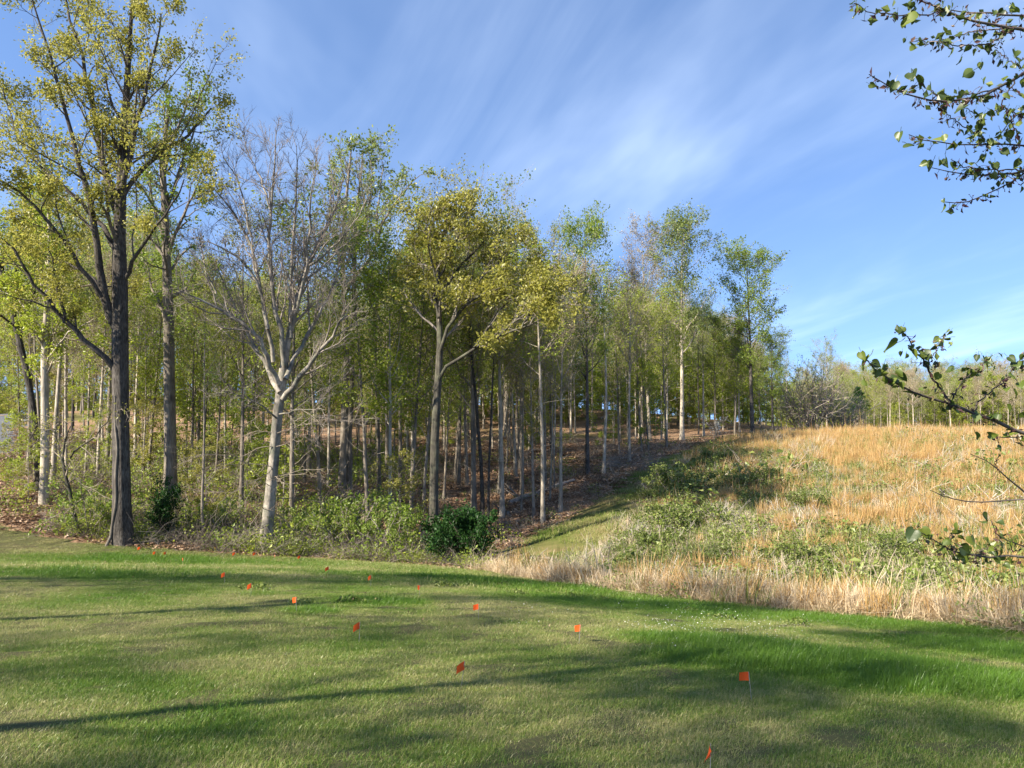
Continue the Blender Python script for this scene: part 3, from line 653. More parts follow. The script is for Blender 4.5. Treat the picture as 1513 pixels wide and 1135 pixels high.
hero('oak_tree', 'huge dark-barked tree with forking limbs and golden new leaves at the left lawn edge', (182, 797, D),
     [([(182, 803), (180, 770), (180, 700), (178, 600), (178, 500), (177, 420), (176, 340), (181, 250), (186, 160), (190, 80), (196, 0), (200, -70)], D, D, [18, 14, 12, 11.2, 11.4, 11, 8.4, 6.6, 5, 3.4, 2, 1], 0.5),
      ([(170, 545), (158, 527), (125, 500), (95, 478), (70, 446), (42, 404), (18, 365), (-12, 335)], D, D - 2, [6, 5, 4.5, 4, 3.2, 2.5, 2, 1.2], 0.3),
      ([(95, 478), (92, 450), (84, 425), (80, 395), (70, 365)], D - 1, D - 2, [3, 2.2, 1.5, 1], 0.3),
      ([(174, 500), (165, 475), (152, 442), (141, 412), (120, 398), (90, 385)], D, D + 2, [6, 5, 4, 2.5, 1.2], 0.4),
      ([(168, 478), (150, 430), (144, 355), (130, 274), (104, 207), (86, 122), (67, 48), (44, 0), (36, -40)], D, D - 1.5, [7.5, 6.5, 5.5, 4.5, 3.5, 2.6, 1.8, 1.2, .8], 0.3),
      ([(175, 320), (148, 240), (138, 148), (122, 81), (95, 4), (88, -50)], D, D + 1.5, [6, 4.8, 3.6, 2.8, 1.8, 1], 0.2),
      ([(177, 305), (192, 215), (214, 148), (228, 74), (238, 20)], D, D - 1, [5.5, 4, 3, 2, 1], 0.2),
      ([(182, 290), (206, 248), (238, 226), (272, 207), (296, 176), (312, 160)], D, D + 1.5, [4.5, 3.6, 2.8, 2, 1.2], 0.25),
      ([(176, 380), (150, 330), (110, 290), (60, 250), (20, 200), (4, 120)], D, D + 2, [5, 4, 3.2, 2.4, 1.6, .9], 0.3),
      ([(150, 440), (120, 390), (80, 340), (40, 290), (5, 260), (-25, 250)], D - 0.5, D - 3, [4, 3.4, 2.6, 2, 1.2], 0.3),
      ([(180, 420), (205, 370), (232, 335), (255, 300), (272, 265)], D, D - 2, [4, 3, 2.4, 1.6, 1], 0.3)],
     hl(1.5, 2.2, 6, 5, 0.06), 'bark_dark', 'twig_dark', 'leaf_gold', 15, 0.098, 1, keep=0.95, extra=vine)
# the second tall trunk behind it
D = 34.0
hero('maple_tree', 'tall straight brown-grey trunk just right of the huge dark tree, greener leaves', (252, 722, D),
     [([(252, 726), (252, 690), (251, 620), (250, 540), (249, 460), (246, 380), (244, 320), (240, 250), (246, 190), (250, 140)], D, D, [11, 8.5, 8, 7.5, 7, 6, 5, 4, 3, 1], 0.5),
      ([(249, 480), (238, 455), (226, 425), (215, 380)], D, D + 2, [3.5, 2.6, 1.8, 1], 0.2),
      ([(246, 380), (262, 335), (285, 290), (305, 240)], D, D - 1, [3.5, 2.6, 1.8, 1], 0.2),
      ([(243, 320), (262, 260), (285, 200), (300, 150)], D, D + 1, [3.2, 2.4, 1.6, 0.9], 0.1),
      ([(241, 260), (262, 190), (280, 140), (284, 118)], D, D - 1, [3, 2, 1.4, 0.8], 0.1),
      ([(246, 360), (225, 300), (215, 240), (205, 190)], D, D + 1, [3, 2.2, 1.6, 0.9], 0.1)],
     hl(1.7, 1.9, 5, 4), 'bark_grey', 'twig_grey', 'leaf_green', 7, 0.13, 2, keep=0.8)
# the bare beech
D = 28.0
def low_twigs(e, org, rng):
    mb = MB(); P = []
    for u, v in ((402, 720), (404, 690), (408, 660), (398, 755), (410, 640), (396, 775), (405, 705), (400, 738)): P.append(pix(u, v, D))
    P = np.array(P); P = np.repeat(P, 2, 0); n = len(P)
    az = rng.random(n) * 6.28
    d = np.stack([np.cos(az), np.sin(az) * 0.8, rng.normal(0.12, 0.2, n)], 1)
    a, b = grow(rng, P, d, rng.uniform(1.5, 3.6, n), np.full(n, 0.016), 7, 0.17, -0.035, 0.4)
    v, f = tubes(a, b, 4); mb.add(v, f)
    for k, lf in ((7, 0.45), (4, 0.5)):
        p, dd, l, r = spawn(rng, a, b, k, 0.2, 1, 0.7, 0.2, lf, rf=0.7, rmin=0.006); a, b = grow(rng, p, dd, l, r, 4, 0.15, -0.02, 0.5)
        v, f = tubes(a, b, 3); mb.add(v, f)
    o = link('branch', mb.mesh('low_branches', [M['twig_tan']], org), e); o['label'] = 'thin bare branches drooping round the lower trunk'
hero('beech_tree', 'leafless pale grey beech with a wide fan of limbs at the lawn edge', (392, 815, D),
     [([(391, 818), (393, 795), (396, 770), (400, 722), (405, 678), (408, 633), (412, 597), (416, 568), (425, 500), (436, 466), (440, 430), (456, 390), (471, 358), (488, 325), (500, 300), (507, 262)], D, D + 0.5, [14, 10, 8.6, 7.8, 7.4, 7.2, 7, 6.8, 4.8, 4.2, 3.8, 3.2, 2.6, 2, 1.4, 0.7], 0.55),
      ([(420, 540), (410, 470), (402, 430), (395, 395), (397, 345), (400, 310), (404, 270), (410, 235), (408, 192)], D, D - 1, [4.6, 4, 3.6, 3.2, 2.7, 2.2, 1.7, 1.2, .6], 0.2),
      ([(412, 568), (400, 543), (392, 508), (362, 482), (323, 453), (290, 440), (266, 430)], D, D - 2.5, [4.8, 4.2, 3.6, 3, 2.3, 1.4, .8], 0.25),
      ([(413, 580), (398, 545), (376, 517), (352, 470), (335, 425), (318, 390)], D, D + 2, [4.6, 4, 3.2, 2.4, 1.6, .8], 0.25),
      ([(404, 535), (394, 470), (383, 417), (362, 381), (332, 363), (306, 356)], D, D - 1.2, [4, 3.2, 2.6, 2, 1.4, .7], 0.3),
      ([(396, 487), (380, 400), (366, 342), (345, 312), (323, 286), (296, 262)], D - 0.4, D + 1.5, [3.4, 2.8, 2.2, 1.6, 1.1, .6], 0.25),
      ([(418, 590), (436, 566), (457, 541), (485, 508), (503, 478), (515, 452)], D, D - 1.5, [5, 4.4, 3.6, 2.6, 1.8, .8], 0.25),
      ([(422, 560), (440, 520), (457, 487), (480, 455), (498, 410), (508, 367)], D, D + 2, [4.4, 3.6, 3, 2.2, 1.4, .7], 0.25),
      ([(438, 462), (447, 417), (460, 355), (454, 312), (462, 270), (470, 240)], D, D - 1.5, [3.4, 2.8, 2.2, 1.6, 1.1, .6], 0.2),
      ([(430, 500), (428, 430), (430, 370), (436, 310), (442, 250), (438, 215)], D, D + 1.5, [3.6, 3, 2.4, 1.8, 1.1, .6], 0.2),
      ([(372, 350), (360, 290), (345, 250), (330, 232)], D, D + 1, [2, 1.5, 1, .6], 0.1),
      ([(399, 310), (388, 270), (372, 235), (360, 215)], D - .8, D + .3, [2, 1.4, 1, .6], 0.1),
      ([(452, 395), (480, 380), (505, 350), (530, 318), (545, 290)], D, D - 1, [2.4, 1.8, 1.4, 1, .6], 0.15),
      ([(345, 470), (315, 430), (300, 390), (292, 340)], D + 1, D + 2, [2, 1.5, 1, .6], 0.1),
      ([(413, 612), (433, 607), (455, 602), (480, 606)], D, D - 1.5, [1.6, 1.2, .8, .5], 0.2),
      ([(409, 618), (390, 600), (365, 585), (330, 578)], D, D - 2, [1.8, 1.4, .9, .5], 0.2)],
     hl(2.6, 1.75, 8, 6, 0.09, 0.55, 0.5, 0.6, 0.0050, 0.9), 'bark_beech', 'twig_grey', 'leaf_bud', 0, 0.1, 3, extra=low_twigs)
# the twin trunks
D = 38.0
hero('ash_tree', 'tall twin-trunked grey tree behind the beech with pale green crown top', (510, 722, D),
     [([(505, 726), (506, 690), (509, 620), (512, 560), (512, 500), (508, 440), (506, 390), (508, 330), (515, 260), (520, 210)], D, D, [6.5, 5.2, 5, 4.8, 4.4, 4, 3.4, 2.6, 1.7, .7], 0.55),
      ([(515, 722), (516, 680), (519, 600), (521, 520), (521, 440), (524, 360), (530, 290), (536, 225)], D + .6, D + 1, [6, 5, 4.6, 4.2, 3.6, 2.8, 1.9, .8], 0.5),
      ([(510, 428), (532, 402), (550, 380), (560, 345), (575, 312), (592, 288), (612, 264), (622, 258)], D, D - 1, [3.8, 3.2, 2.7, 2.2, 1.7, 1.2, .8, .5], 0.3),
      ([(556, 365), (556, 320), (562, 280), (566, 240)], D - .5, D + .5, [2.2, 1.6, 1.1, .6], 0.2),
      ([(508, 400), (492, 350), (485, 300), (490, 240)], D, D + 1.5, [2.6, 2, 1.4, .7], 0.2),
      ([(524, 370), (542, 320), (552, 270), (545, 225)], D + 1, D, [2.4, 1.8, 1.2, .6], 0.2)],
     hl(1.6, 1.9, 6, 5), 'bark_grey', 'twig_grey', 'leaf_pale', 5, 0.15, 4, keep=0.55)
# the golden oak in the middle
D = 29.0
hero('oak_tree', 'broad golden-green oak with one long limb reaching right, mid wood edge', (640, 836, D),
     [([(640, 842), (640, 815), (641, 760), (641, 700), (643, 640), (646, 580), (650, 530), (650, 480), (646, 430), (648, 380), (656, 340), (668, 300)], D, D + .5, [8.5, 6.8, 6.2, 6, 5.8, 5.4, 5, 4.2, 3.4, 2.6, 1.8, .9], 0.6),
      ([(649, 560), (662, 534), (690, 520), (715, 508), (745, 493), (775, 484), (800, 474), (826, 458)], D, D - 2.5, [3.4, 3, 2.7, 2.4, 2, 1.6, 1.1, .7], 0.35),
      ([(738, 496), (752, 480), (775, 466), (800, 455), (822, 440)], D - 1.5, D - 2, [2, 1.6, 1.2, .8, .5], 0.2),
      ([(650, 520), (668, 470), (690, 445), (725, 427), (762, 420)], D, D - 1.5, [3.6, 3, 2.4, 1.8, 1], 0.25),
      ([(648, 470), (640, 430), (625, 395), (608, 360)], D, D + 1, [2.8, 2.2, 1.6, .9], 0.2),
      ([(648, 440), (672, 400), (700, 370), (730, 345)], D, D + 1.5, [3, 2.4, 1.8, .9], 0.15),
      ([(648, 410), (672, 360), (690, 325), (700, 305)], D, D - 1, [2.6, 2, 1.4, .8], 0.1),
      ([(647, 420), (632, 370), (628, 335), (640, 305)], D, D - 1, [2.4, 1.8, 1.2, .7], 0.1),
      ([(690, 445), (720, 400), (745, 380), (765, 370)], D - .5, D + .5, [2, 1.5, 1, .6], 0.1),
      ([(700, 514), (735, 460), (770, 430), (800, 410)], D - 1, D + 1, [2, 1.5, 1, .6], 0.2),
      ([(770, 486), (790, 450), (808, 425), (820, 400)], D - 2, D - 1, [1.6, 1.2, .8, .5], 0.2)],
     hl(2.2, 1.6, 6, 5, 0.06), 'bark_oak', 'twig_grey', 'leaf_gold', 10, 0.115, 5, keep=0.85)
# leaning trunk and pale trunk at the far left
D = 33.0
hero('leaning_tree', 'dark leaning trunk at the far left edge above the gravel road', (52, 715, D),
     [([(60, 722), (56, 680), (50, 610), (42, 560), (28, 500), (14, 440), (2, 395), (-14, 350), (-30, 300)], D, D, [6, 5, 4.6, 4.4, 4.2, 3.8, 3.2, 2.4, 1.2], 0.5),
      ([(30, 505), (45, 450), (60, 410), (64, 370)], D, D + 1, [2, 1.5, 1, .6], 0.2), ([(14, 440), (24, 390), (40, 340), (50, 300)], D, D - 1, [2, 1.5, 1, .6], 0.2)],
     hl(1.8, 1.9, 6, 5), 'bark_dark', 'twig_dark', 'leaf_bright', 9, 0.13, 6)
D = 31.0
hero('maple_tree', 'pale straight trunk beside the gravel road at the far left', (65, 728, D),
     [([(65, 732), (66, 700), (67, 640), (66, 580), (66, 520), (70, 450), (74, 380), (72, 310), (70, 260)], D, D, [7.5, 6, 5.6, 5.2, 4.8, 4, 3, 2, .8], 0.35),
      ([(67, 540), (90, 500), (120, 480), (140, 470)], D, D - 1, [2, 1.5, 1, .6], 0.2), ([(68, 500), (45, 460), (20, 440), (0, 430)], D, D + 1, [2, 1.5, 1, .6], 0.2)],
     hl(2.0, 1.7, 6, 5), 'bark_pale', 'twig_tan', 'leaf_bright', 8, 0.12, 7)
# bent thorny little tree in front of the road
D = 27.8
hero('crooked_tree', 'small crooked tree with pale dead twigs left of the huge dark trunk', (116, 800, D),
     [([(118, 806), (114, 780), (108, 755), (104, 730), (97, 705), (92, 680), (96, 650), (104, 630)], D, D, [3.8, 3, 2.8, 2.6, 2.2, 1.8, 1.2, .6], 0.4),
      ([(104, 677), (120, 660), (140, 645), (158, 622), (168, 602), (182, 598)], D, D - .8, [1.8, 1.5, 1.2, 1, .8, .4], 0.2),
      ([(96, 690), (86, 660), (80, 640), (70, 620)], D, D + 1, [1.5, 1.2, .9, .5], 0.2), ([(100, 715), (115, 700), (122, 720), (126, 750)], D, D - .6, [1.2, .9, .6, .4], 0.1)],
     hl(3.0, 1.2, 5, 3, -0.01), 'bark_oak', 'twig_tan', 'leaf_gold', 3, 0.075, 8, keep=0.6)

# trees one can tell apart, by their look and their place
T = plant_px
T('pole', 300, 812, 28.5, 420, 'thin grey trunk with broken fork between the huge dark tree and the beech', var=1, thick=1.1)
T('oak', 356, 772, 33, 350, 'rough brown trunk just left of the beech', var=0, thick=0.8)
T('maple', 431, 765, 33.5, 330, 'straight grey trunk just right of the beech base', var=1, thick=1.15)
T('pole', 474, 742, 36, 300, 'slightly leaning brown trunk between the beech and the twin trunks', var=1, thick=1.2)
T('maple', 560, 735, 40, 330, 'bright green crowned tree right of the twin trunks', var=0)
T('maple', 592, 720, 42, 350, 'fresh green tree with thin trunk left of the golden oak', var=2)
T('oak', 700, 765, 38, 300, 'dark brown trunk on the leafy slope right of the golden oak', var=1, thick=0.9)
T('pole', 713, 768, 37.5, 370, 'dark straight trunk with flared foot at the bottom of the leafy slope', var=2, thick=1.5)
T('tulip', 742, 762, 38, 330, 'pale tall trunk with broken stubs on the leaf-littered slope', var=2, thick=1.0)
T('oak', 771, 745, 42, 345, 'golden-leaved tree on the slope behind the pale stubbed trunk', var=2, thick=0.7)
T('pole', 802, 776, 36, 380, 'slim whitish trunk nearest the grassy track', var=0, thick=1.5)
T('bare', 828, 760, 38, 395, 'forked whitish trunk second nearest the grassy track', var=0, thick=0.9)
T('poplar', 868, 705, 47, 338, 'round-topped green crown standing clear against the sky mid picture', var=0, thick=0.85)
T('pole', 892, 702, 46.5, 400, 'pair-like pale trunk beside the track with dark bark above', var=0, thick=1.5)
T('bare', 930, 690, 50, 410, 'tan leafless tree halfway up the track', var=1)
T('bare', 960, 672, 62, 352, 'tall leafless crown against the sky left of the tallest far poplar', var=2)
T('poplar', 1008, 662, 62, 334, 'tallest pale-trunked poplar at the top of the track', var=1, thick=1.0)
T('maple', 985, 668, 57, 440, 'bright yellow-green tree at the top left of the track', var=0)
T('maple', 948, 680, 55, 450, 'lime green bushy crown beside the upper track', var=1)
T('tulip', 1040, 655, 66, 455, 'pale green tree between the tall poplar and the dark-trunked one', var=1)
T('poplar', 1112, 648, 64, 378, 'dark-trunked leafy tree standing tallest at the corner of the orange field', var=0, thick=1.2)
T('poplar', 1142, 646, 63, 495, 'low dark branching tree at the corner of the orange field', var=0, thick=1.25)
T('bare', 1085, 650, 68, 520, 'grey leafless tree behind the corner of the orange field', var=1)
T('tulip', 1222, 640, 82, 512, 'pale green vase-shaped tree rising over the grey thicket', var=0)
T('pine', 1270, 641, 92, 572, 'small dark pine on the far treeline', cat='pine')
T('maple', 690, 745, 44, 372, 'deep green crown behind the golden oak', var=2)
T('oak', 805, 740, 45, 372, 'golden crown right of the broad oak on the skyline', var=0, thick=0.7)
T('maple', 765, 720, 50, 362, 'dull green crown on the skyline right of the broad oak', var=2)
T('oak', 640, 740, 46, 322, 'golden crown top rising behind the broad oak', var=1, thick=0.6)

for i, (u, v, d, vt, lb) in enumerate([(545, 765, 34, 345, 'bright green young tree right of the twin trunks, tallest of that row'), (576, 775, 33.5, 375, 'bright green young tree midway between twin trunks and golden oak'), (607, 752, 36, 350, 'bright green young tree just left of the golden oak crown'),
                                     (470, 745, 43, 430, 'low fresh green young tree right of the beech trunk'), (332, 745, 41, 430, 'fresh green young tree left of the beech limbs'), (282, 740, 42, 410, 'fresh green young tree left of the thin forked trunk'), (218, 735, 42, 390, 'fresh green young tree right behind the huge dark trunk'),
                                     (125, 735, 41, 420, 'fresh green young tree behind the small crooked tree'), (28, 700, 47, 440, 'fresh green young tree beyond the gravel road bank'), (672, 730, 45, 430, 'fresh green young tree behind the golden oak trunk'), (738, 700, 50, 440, 'fresh green young tree up the leafy slope, behind the stubbed pale trunk'),
                                     (915, 690, 54, 450, 'lime young tree left of the others beside the upper track'), (958, 678, 56, 440, 'lime young tree beside the upper track, middle of its row'), (985, 668, 59, 455, 'lime young tree beside the upper track, right of its row'), (1058, 655, 66, 470, 'lime young tree behind the white dogwood'), (1086, 652, 66, 480, 'lime young tree left of the dark-trunked corner tree')]):
    T('fresh', u, v, d, vt, lb, var=i % 3)
# the rest of the wood
frng = np.random.default_rng(2024)
OUT = np.array([(-80, 280), (0, 290), (120, 270), (220, 290), (300, 360), (420, 390), (520, 385), (600, 355), (680, 330), (760, 370), (830, 385), (880, 390), (930, 400), (960, 410), (1060, 430), (1100, 460), (1165, 520), (1260, 575), (1600, 560)])
ZONES = [(110, 'left of the huge dark tree'), (290, 'behind the huge dark tree'), (480, 'behind the bare beech'), (620, 'behind the twin trunks'), (790, 'on the slope behind the golden oak'), (960, 'on the slope above the grassy track'), (1180, 'at the top of the track'), (9999, 'on the far treeline')]
LOOK = {'tulip': 'pale-trunked pale green tree', 'oak': 'grey-trunked golden-leaved tree', 'maple': 'slim fresh green tree', 'bare': 'tan leafless tree', 'pole': 'slender straight pole-like tree', 'poplar': 'leafy poplar-like tree', 'sapling': 'thin low yellow-green sapling', 'pine': 'dark pine'}
placed, RANK = [], {}
def free(x, y, r):
    return all((x - a) ** 2 + (y - b) ** 2 > r * r for a, b in placed)
def zone(u): return next(z for m, z in ZONES if u < m)
def fill(n, kinds, probs, u0, u1, d0, d1, top_lo, top_hi, gap, hmax=24):
    k = 0
    for _ in range(n * 12):
        if k >= n: break
        u = frng.uniform(u0, u1); d = math.sqrt(frng.uniform(d0 * d0, d1 * d1)); x, y = (u - CX) / F * d, d
        if inside(LAWN, np.array([x]), np.array([y - 0.8]))[0] or inside(PATH, np.array([x]), np.array([y]))[0] or inside(FIELD, np.array([x - 0.6]), np.array([y]))[0] or inside(ROAD, np.array([x]), np.array([y]))[0]: continue
        if (u < 45 and d < 52) or (820 < u < 1010 and d < 60): continue
        if inside(PATH, np.array([x + 0.8]), np.array([y]))[0] or not free(x, y, gap): continue
        placed.append((x, y)); k += 1
        kd = kinds[int(frng.choice(len(kinds), p=probs))]
        vt = float(np.interp(u, OUT[:, 0], OUT[:, 1])) + frng.uniform(top_lo, top_hi)
        H = min(pix(u, vt, d)[2] - gz(x, y), hmax * frng.uniform(0.85, 1))
        if H < 5: continue
        z = zone(u)
        g = LOOK[kd] + ' ' + z
        e = plant(kd, x, y, H, g, group=g, thick=frng.uniform(0.8, 1.15)); RANK.setdefault((kd, z), []).append((u, e))
fill(36, ['tulip', 'oak', 'maple', 'bare', 'pole'], [0.16, 0.12, 0.36, 0.10, 0.26], -60, 1000, 33, 60, 15, 130, 1.7)
fill(58, ['pole', 'bare', 'maple'], [0.75, 0.1, 0.15], -40, 660, 36, 78, 30, 160, 1.2)
fill(48, ['tulip', 'oak', 'maple', 'bare', 'pole'], [0.22, 0.08, 0.40, 0.06, 0.24], -60, 1010, 60, 90, 25, 150, 2.2)
fill(52, ['pole', 'bare', 'tulip'], [0.7, 0.2, 0.1], 600, 990, 38, 72, 20, 120, 1.2)
fill(34, ['tulip', 'maple', 'bare', 'pole'], [0.1, 0.3, 0.3, 0.3], 1000, 1250, 66, 96, 10, 70, 2.0)
fill(60, ['tulip', 'maple', 'bare', 'pole', 'oak'], [0.15, 0.25, 0.3, 0.2, 0.1], 1215, 1640, 92, 135, -32, 8, 2.2)
def fill_sap(n, u0, u1, d0, d1, h0, h1):
    k = 0
    for _ in range(n * 10):
        if k >= n: break
        u = frng.uniform(u0, u1); d = frng.uniform(d0, d1); x, y = (u - CX) / F * d, d
        if inside(LAWN, np.array([x]), np.array([y - 0.6]))[0] or inside(PATH, np.array([x]), np.array([y]))[0] or inside(FIELD, np.array([x - 0.6]), np.array([y]))[0] or inside(ROAD, np.array([x - .5]), np.array([y]))[0]: continue
        if u < 70 and d < 50: continue
        k += 1; g = LOOK['sapling'] + ' ' + zone(u)
        e = plant('sapling', x, y, frng.uniform(h0, h1), g, group=g); RANK.setdefault(('sapling', zone(u)), []).append((u, e))
plant('sapling', *pix(18, 740, 32)[:2], 3.2, 'small sapling in front of the gravel road', var=1)
plant('sapling', *pix(42, 735, 31)[:2], 4.0, 'taller sapling beside the gravel road in front of the pale trunk', var=2)
fill_sap(9, -40, 620, 29.5, 40, 2.5, 6)
fill_sap(16, -40, 640, 44, 64, 5, 10)
fill_sap(9, 640, 960, 54, 70, 3, 7)
ORD = ['', 'second', 'third', 'fourth', 'fifth', 'sixth', 'seventh', 'eighth', 'ninth', 'tenth', 'eleventh', 'twelfth', 'thirteenth', 'fourteenth', 'fifteenth', 'sixteenth', 'seventeenth', 'eighteenth', 'nineteenth', 'twentieth'] + ['twenty-' + w_ for w_ in ('first', 'second', 'third', 'fourth', 'fifth', 'sixth', 'seventh', 'eighth', 'ninth')] + ['thirtieth'] + ['thirty-' + w_ for w_ in ('first', 'second', 'third', 'fourth', 'fifth', 'sixth', 'seventh', 'eighth', 'ninth')]
for (kd, z), L_ in RANK.items():
    L_.sort(key=lambda q: q[0]); m_ = len(L_)
    for i, (u_, e) in enumerate(L_):
        w = '' if m_ == 1 else ('leftmost ' if i == 0 else 'rightmost ' if i == m_ - 1 else ORD[i] + ' from the left, ' if i < len(ORD) else '')
        e['label'] = (LOOK[kd] + ' ' + z) if not w else (w + LOOK[kd] + ' ' + z)
# trees beside the lawn, left of and behind the viewer: their shadows streak the grass
for i, (kd, x, y, H) in enumerate([('bare', -12.4, -1.2, 15), ('bare', -14.4, 4.6, 14), ('pole', -16.5, 9.7, 16), ('bare', -14.5, -5, 12), ('pole', -26, -7, 17), ('bare', -17, -13, 14), ('bare', -24, 5, 15), ('pole', -20, 7, 15)]):
    plant(kd, x, y, H, 'leafing tree beside the lawn outside the left of the view', group='trees left of the lawn', thick=1.25)

# woods beyond, read as one mass
wr = np.random.default_rng(9)
n = 1600
u = wr.uniform(-300, 1900, n); d = wr.uniform(90, 190, n) + np.where(u > 1150, 35, 0)
far = np.arange(n) >= 1300; u = np.where(far, wr.uniform(1150, 1720, n), u); d = np.where(far, wr.uniform(108, 165, n), d)
d = np.where((np.arange(n) >= 700) & (u > 450) & (u < 1130), wr.uniform(70, 100, n), d)
x, y = (u - CX) / F * d, d
src = [KIND[k][i] for k, i in (('tulip', 0), ('oak', 0), ('maple', 0), ('maple', 2), ('bare', 0), ('bare', 1), ('pole', 1), ('sapling', 0), ('sapling', 2))]
def both(H0, tm, cm):
    a, b = tm, cm
    V, Fq, mi, tt = [], [], [], []
    mb = MB()
    for me, off in ((a, 0), (b, 1)):
        co = np.empty(len(me.vertices) * 3, np.float32); me.vertices.foreach_get('co', co)
        vi = np.empty(len(me.loops), np.int32); me.loops.foreach_get('vertex_index', vi)
        m_ = np.empty(len(me.polygons), np.int32); me.polygons.foreach_get('material_index', m_)
        t_ = np.empty(len(me.polygons), np.float32); me.attributes['tint'].data.foreach_get('value', t_)
        fq = vi.reshape(-1, 4)
        base = mb.n; mb.add(co.reshape(-1, 3), fq, 0, t_); mb.m[-1] = m_ + off
    return mb.mesh('far_tree', [a.materials[0], b.materials[0], b.materials[1]])
fm = [both(*s) for s in src]
ix = np.where((np.arange(n) < 420) | (np.arange(n) >= 1440), wr.integers(0, 7, n), wr.integers(7, 9, n)); hs = np.array([s[0] for s in src])[ix]
vt = np.interp(u, OUT[:, 0], OUT[:, 1]) + wr.uniform(30, 130, n); vt = np.where(u > 1180, 546 + wr.uniform(-6, 40, n), vt)
zt = height(x, y); Ht = np.clip(np.array([pix(a, b, c)[2] for a, b, c in zip(u, vt, d)]) - zt, 8, 26); Ht = np.where(ix >= 7, wr.uniform(4, 10, n), Ht)
scatter('distant_woodland', np.stack([x, y, zt - 0.1], 1), wr.random(n) * 6.28, Ht / hs, ix, fm, 'distant mass of leafing woodland behind the nearer trees', 'woodland')

# ------------------------------------------------------------------ shrubs and small plants
def bush_mesh(seed, R, H, n_st, k, leaves, lsize, twig, leaf, trop=0.03, sides=3, up=0.4, spread=0.7, jit=0.06, keep=1.0):
    rng = np.random.default_rng(seed)
    az = rng.random(n_st) * 6.28; r = np.sqrt(rng.random(n_st)) * R * 0.35
    P = np.stack([np.cos(az) * r, np.sin(az) * r, np.full(n_st, -0.1)], 1)
    a2 = az + rng.normal(0, 0.6, n_st); sp = rng.random(n_st) * spread
    D = np.stack([np.cos(a2) * sp, np.sin(a2) * sp, np.ones(n_st)], 1)
    stem, crown = MB(), MB()
    a, b = grow(rng, P, D, H * rng.uniform(0.6, 1.05, n_st), np.full(n_st, 0.012 * H + 0.004), 6, 0.17, trop, 0.35)
    v, f = tubes(a, b, 4); stem.add(v, f, 0, smooth=True)
    for kk, lf in k:
        p, d, l, rr = spawn(rng, a, b, kk, 0.2, 1, 0.8, 0.25, lf, rf=0.6, rmin=0.004); a, b = grow(rng, p, d, l, rr, 4, 0.18, 0.02, 0.4)
        v, f = tubes(a, b, 3); crown.add(v, f, 0)
    if leaves:
        L = along(rng, a, leaves, 0.1, 1, jit); L = L[rng.random(len(L)) < keep]; L[:, 2] = np.maximum(L[:, 2], 0.02)
        v, f = leaf_quads(rng, L, lsize, up); crown.add(v, f, 1, np.clip(rng.normal(0.5, 0.25, len(L)), 0, 1))
    return stem.mesh('stem', [M[twig]]), crown.mesh('foliage', [M[twig], M[leaf]])
def shrub(name, label, p, meshes, sc=1.0, rz=0.0, cat='shrub', group=None):
    e = empty(name, (p[0], p[1], gz(p[0], p[1]) - 0.03), rz, sc); tag(e, label, cat, group)
    link('stem', meshes[0], e); link('foliage', meshes[1], e); return e

ever = bush_mesh(301, 1.1, 2.1, 12, [(7, 0.42), (5, 0.5)], 22, 0.10, 'twig_dark', 'leaf_evergreen', jit=0.10)
cedar = bush_mesh(302, 0.5, 2.6, 7, [(9, 0.32), (5, 0.5)], 20, 0.085, 'twig_dark', 'leaf_evergreen', spread=0.22, jit=0.09, keep=0.8)
shrub('evergreen_shrub', 'dense dark green shrub at the lawn corner right of the golden oak', pix(682, 838, 26.6), ever, (0.85, 0.85, 1.05), 0.4)
shrub('evergreen_shrub', 'dark green shrub arching over the left flank of the dense dark one', pix(668, 830, 27.6), ever, 0.9, 2.2)
shrub('cedar', 'small dark cedar right of the huge dark trunk', pix(240, 800, 28.5), cedar, (0.8, 0.8, 0.95), 1.0, 'cedar')
hol = bush_mesh(303, 1.5, 2.6, 9, [(6, 0.5), (5, 0.5)], 10, 0.10, 'twig_grey', 'leaf_green', trop=0.0, spread=1.1)
for u, v, d, s, lb in ((545, 826, 29, 1.15, 'loose green shrub at the wood edge below the twin trunks'), (600, 830, 28.5, 0.9, 'low green shrub just left of the golden oak foot'), (500, 822, 29.5, 0.9, 'green shrub right of the beech foot'), (135, 800, 28.4, 0.9, 'green shrub left of the huge dark trunk foot'), (330, 812, 30, 0.7, 'green shrub left of the beech foot'), (455, 820, 31, 0.8, 'green shrub close behind the beech foot at its right')):
    shrub('shrub', lb, pix(u, v, d), hol, s, u * 0.37)
dog = bush_mesh(304, 1.2, 2.7, 5, [(6, 0.5), (5, 0.5)], 9, 0.11, 'twig_grey', 'blossom_white', up=2.0, spread=0.8, keep=0.3)
shrub('dogwood', 'white-flowering dogwood at the top of the track', pix(1060, 648, 63), dog, 0.85, 0.3, 'tree')
will = bush_mesh(305, 3.0, 6.2, 26, [(8, 0.5), (7, 0.5)], 3, 0.12, 'twig_grey', 'leaf_green', trop=0.0, spread=0.75, keep=0.55)
shrub('thicket_shrub', 'big round grey-green twiggy thicket behind the orange field', pix(1195, 645, 68), will, (1.0, 1.0, 1.05), 0.2)
shrub('thicket_shrub', 'smaller twiggy thicket right of the big round one', pix(1240, 644, 72), will, (0.75, 0.75, 0.75), 1.9)
green = [bush_mesh(310 + i, 1.2, 1.25, 14, [(6, 0.5), (5, 0.5)], 10, 0.07, 'twig_tan', 'leaf_bramble', trop=-0.02, spread=1.2) for i in range(3)]
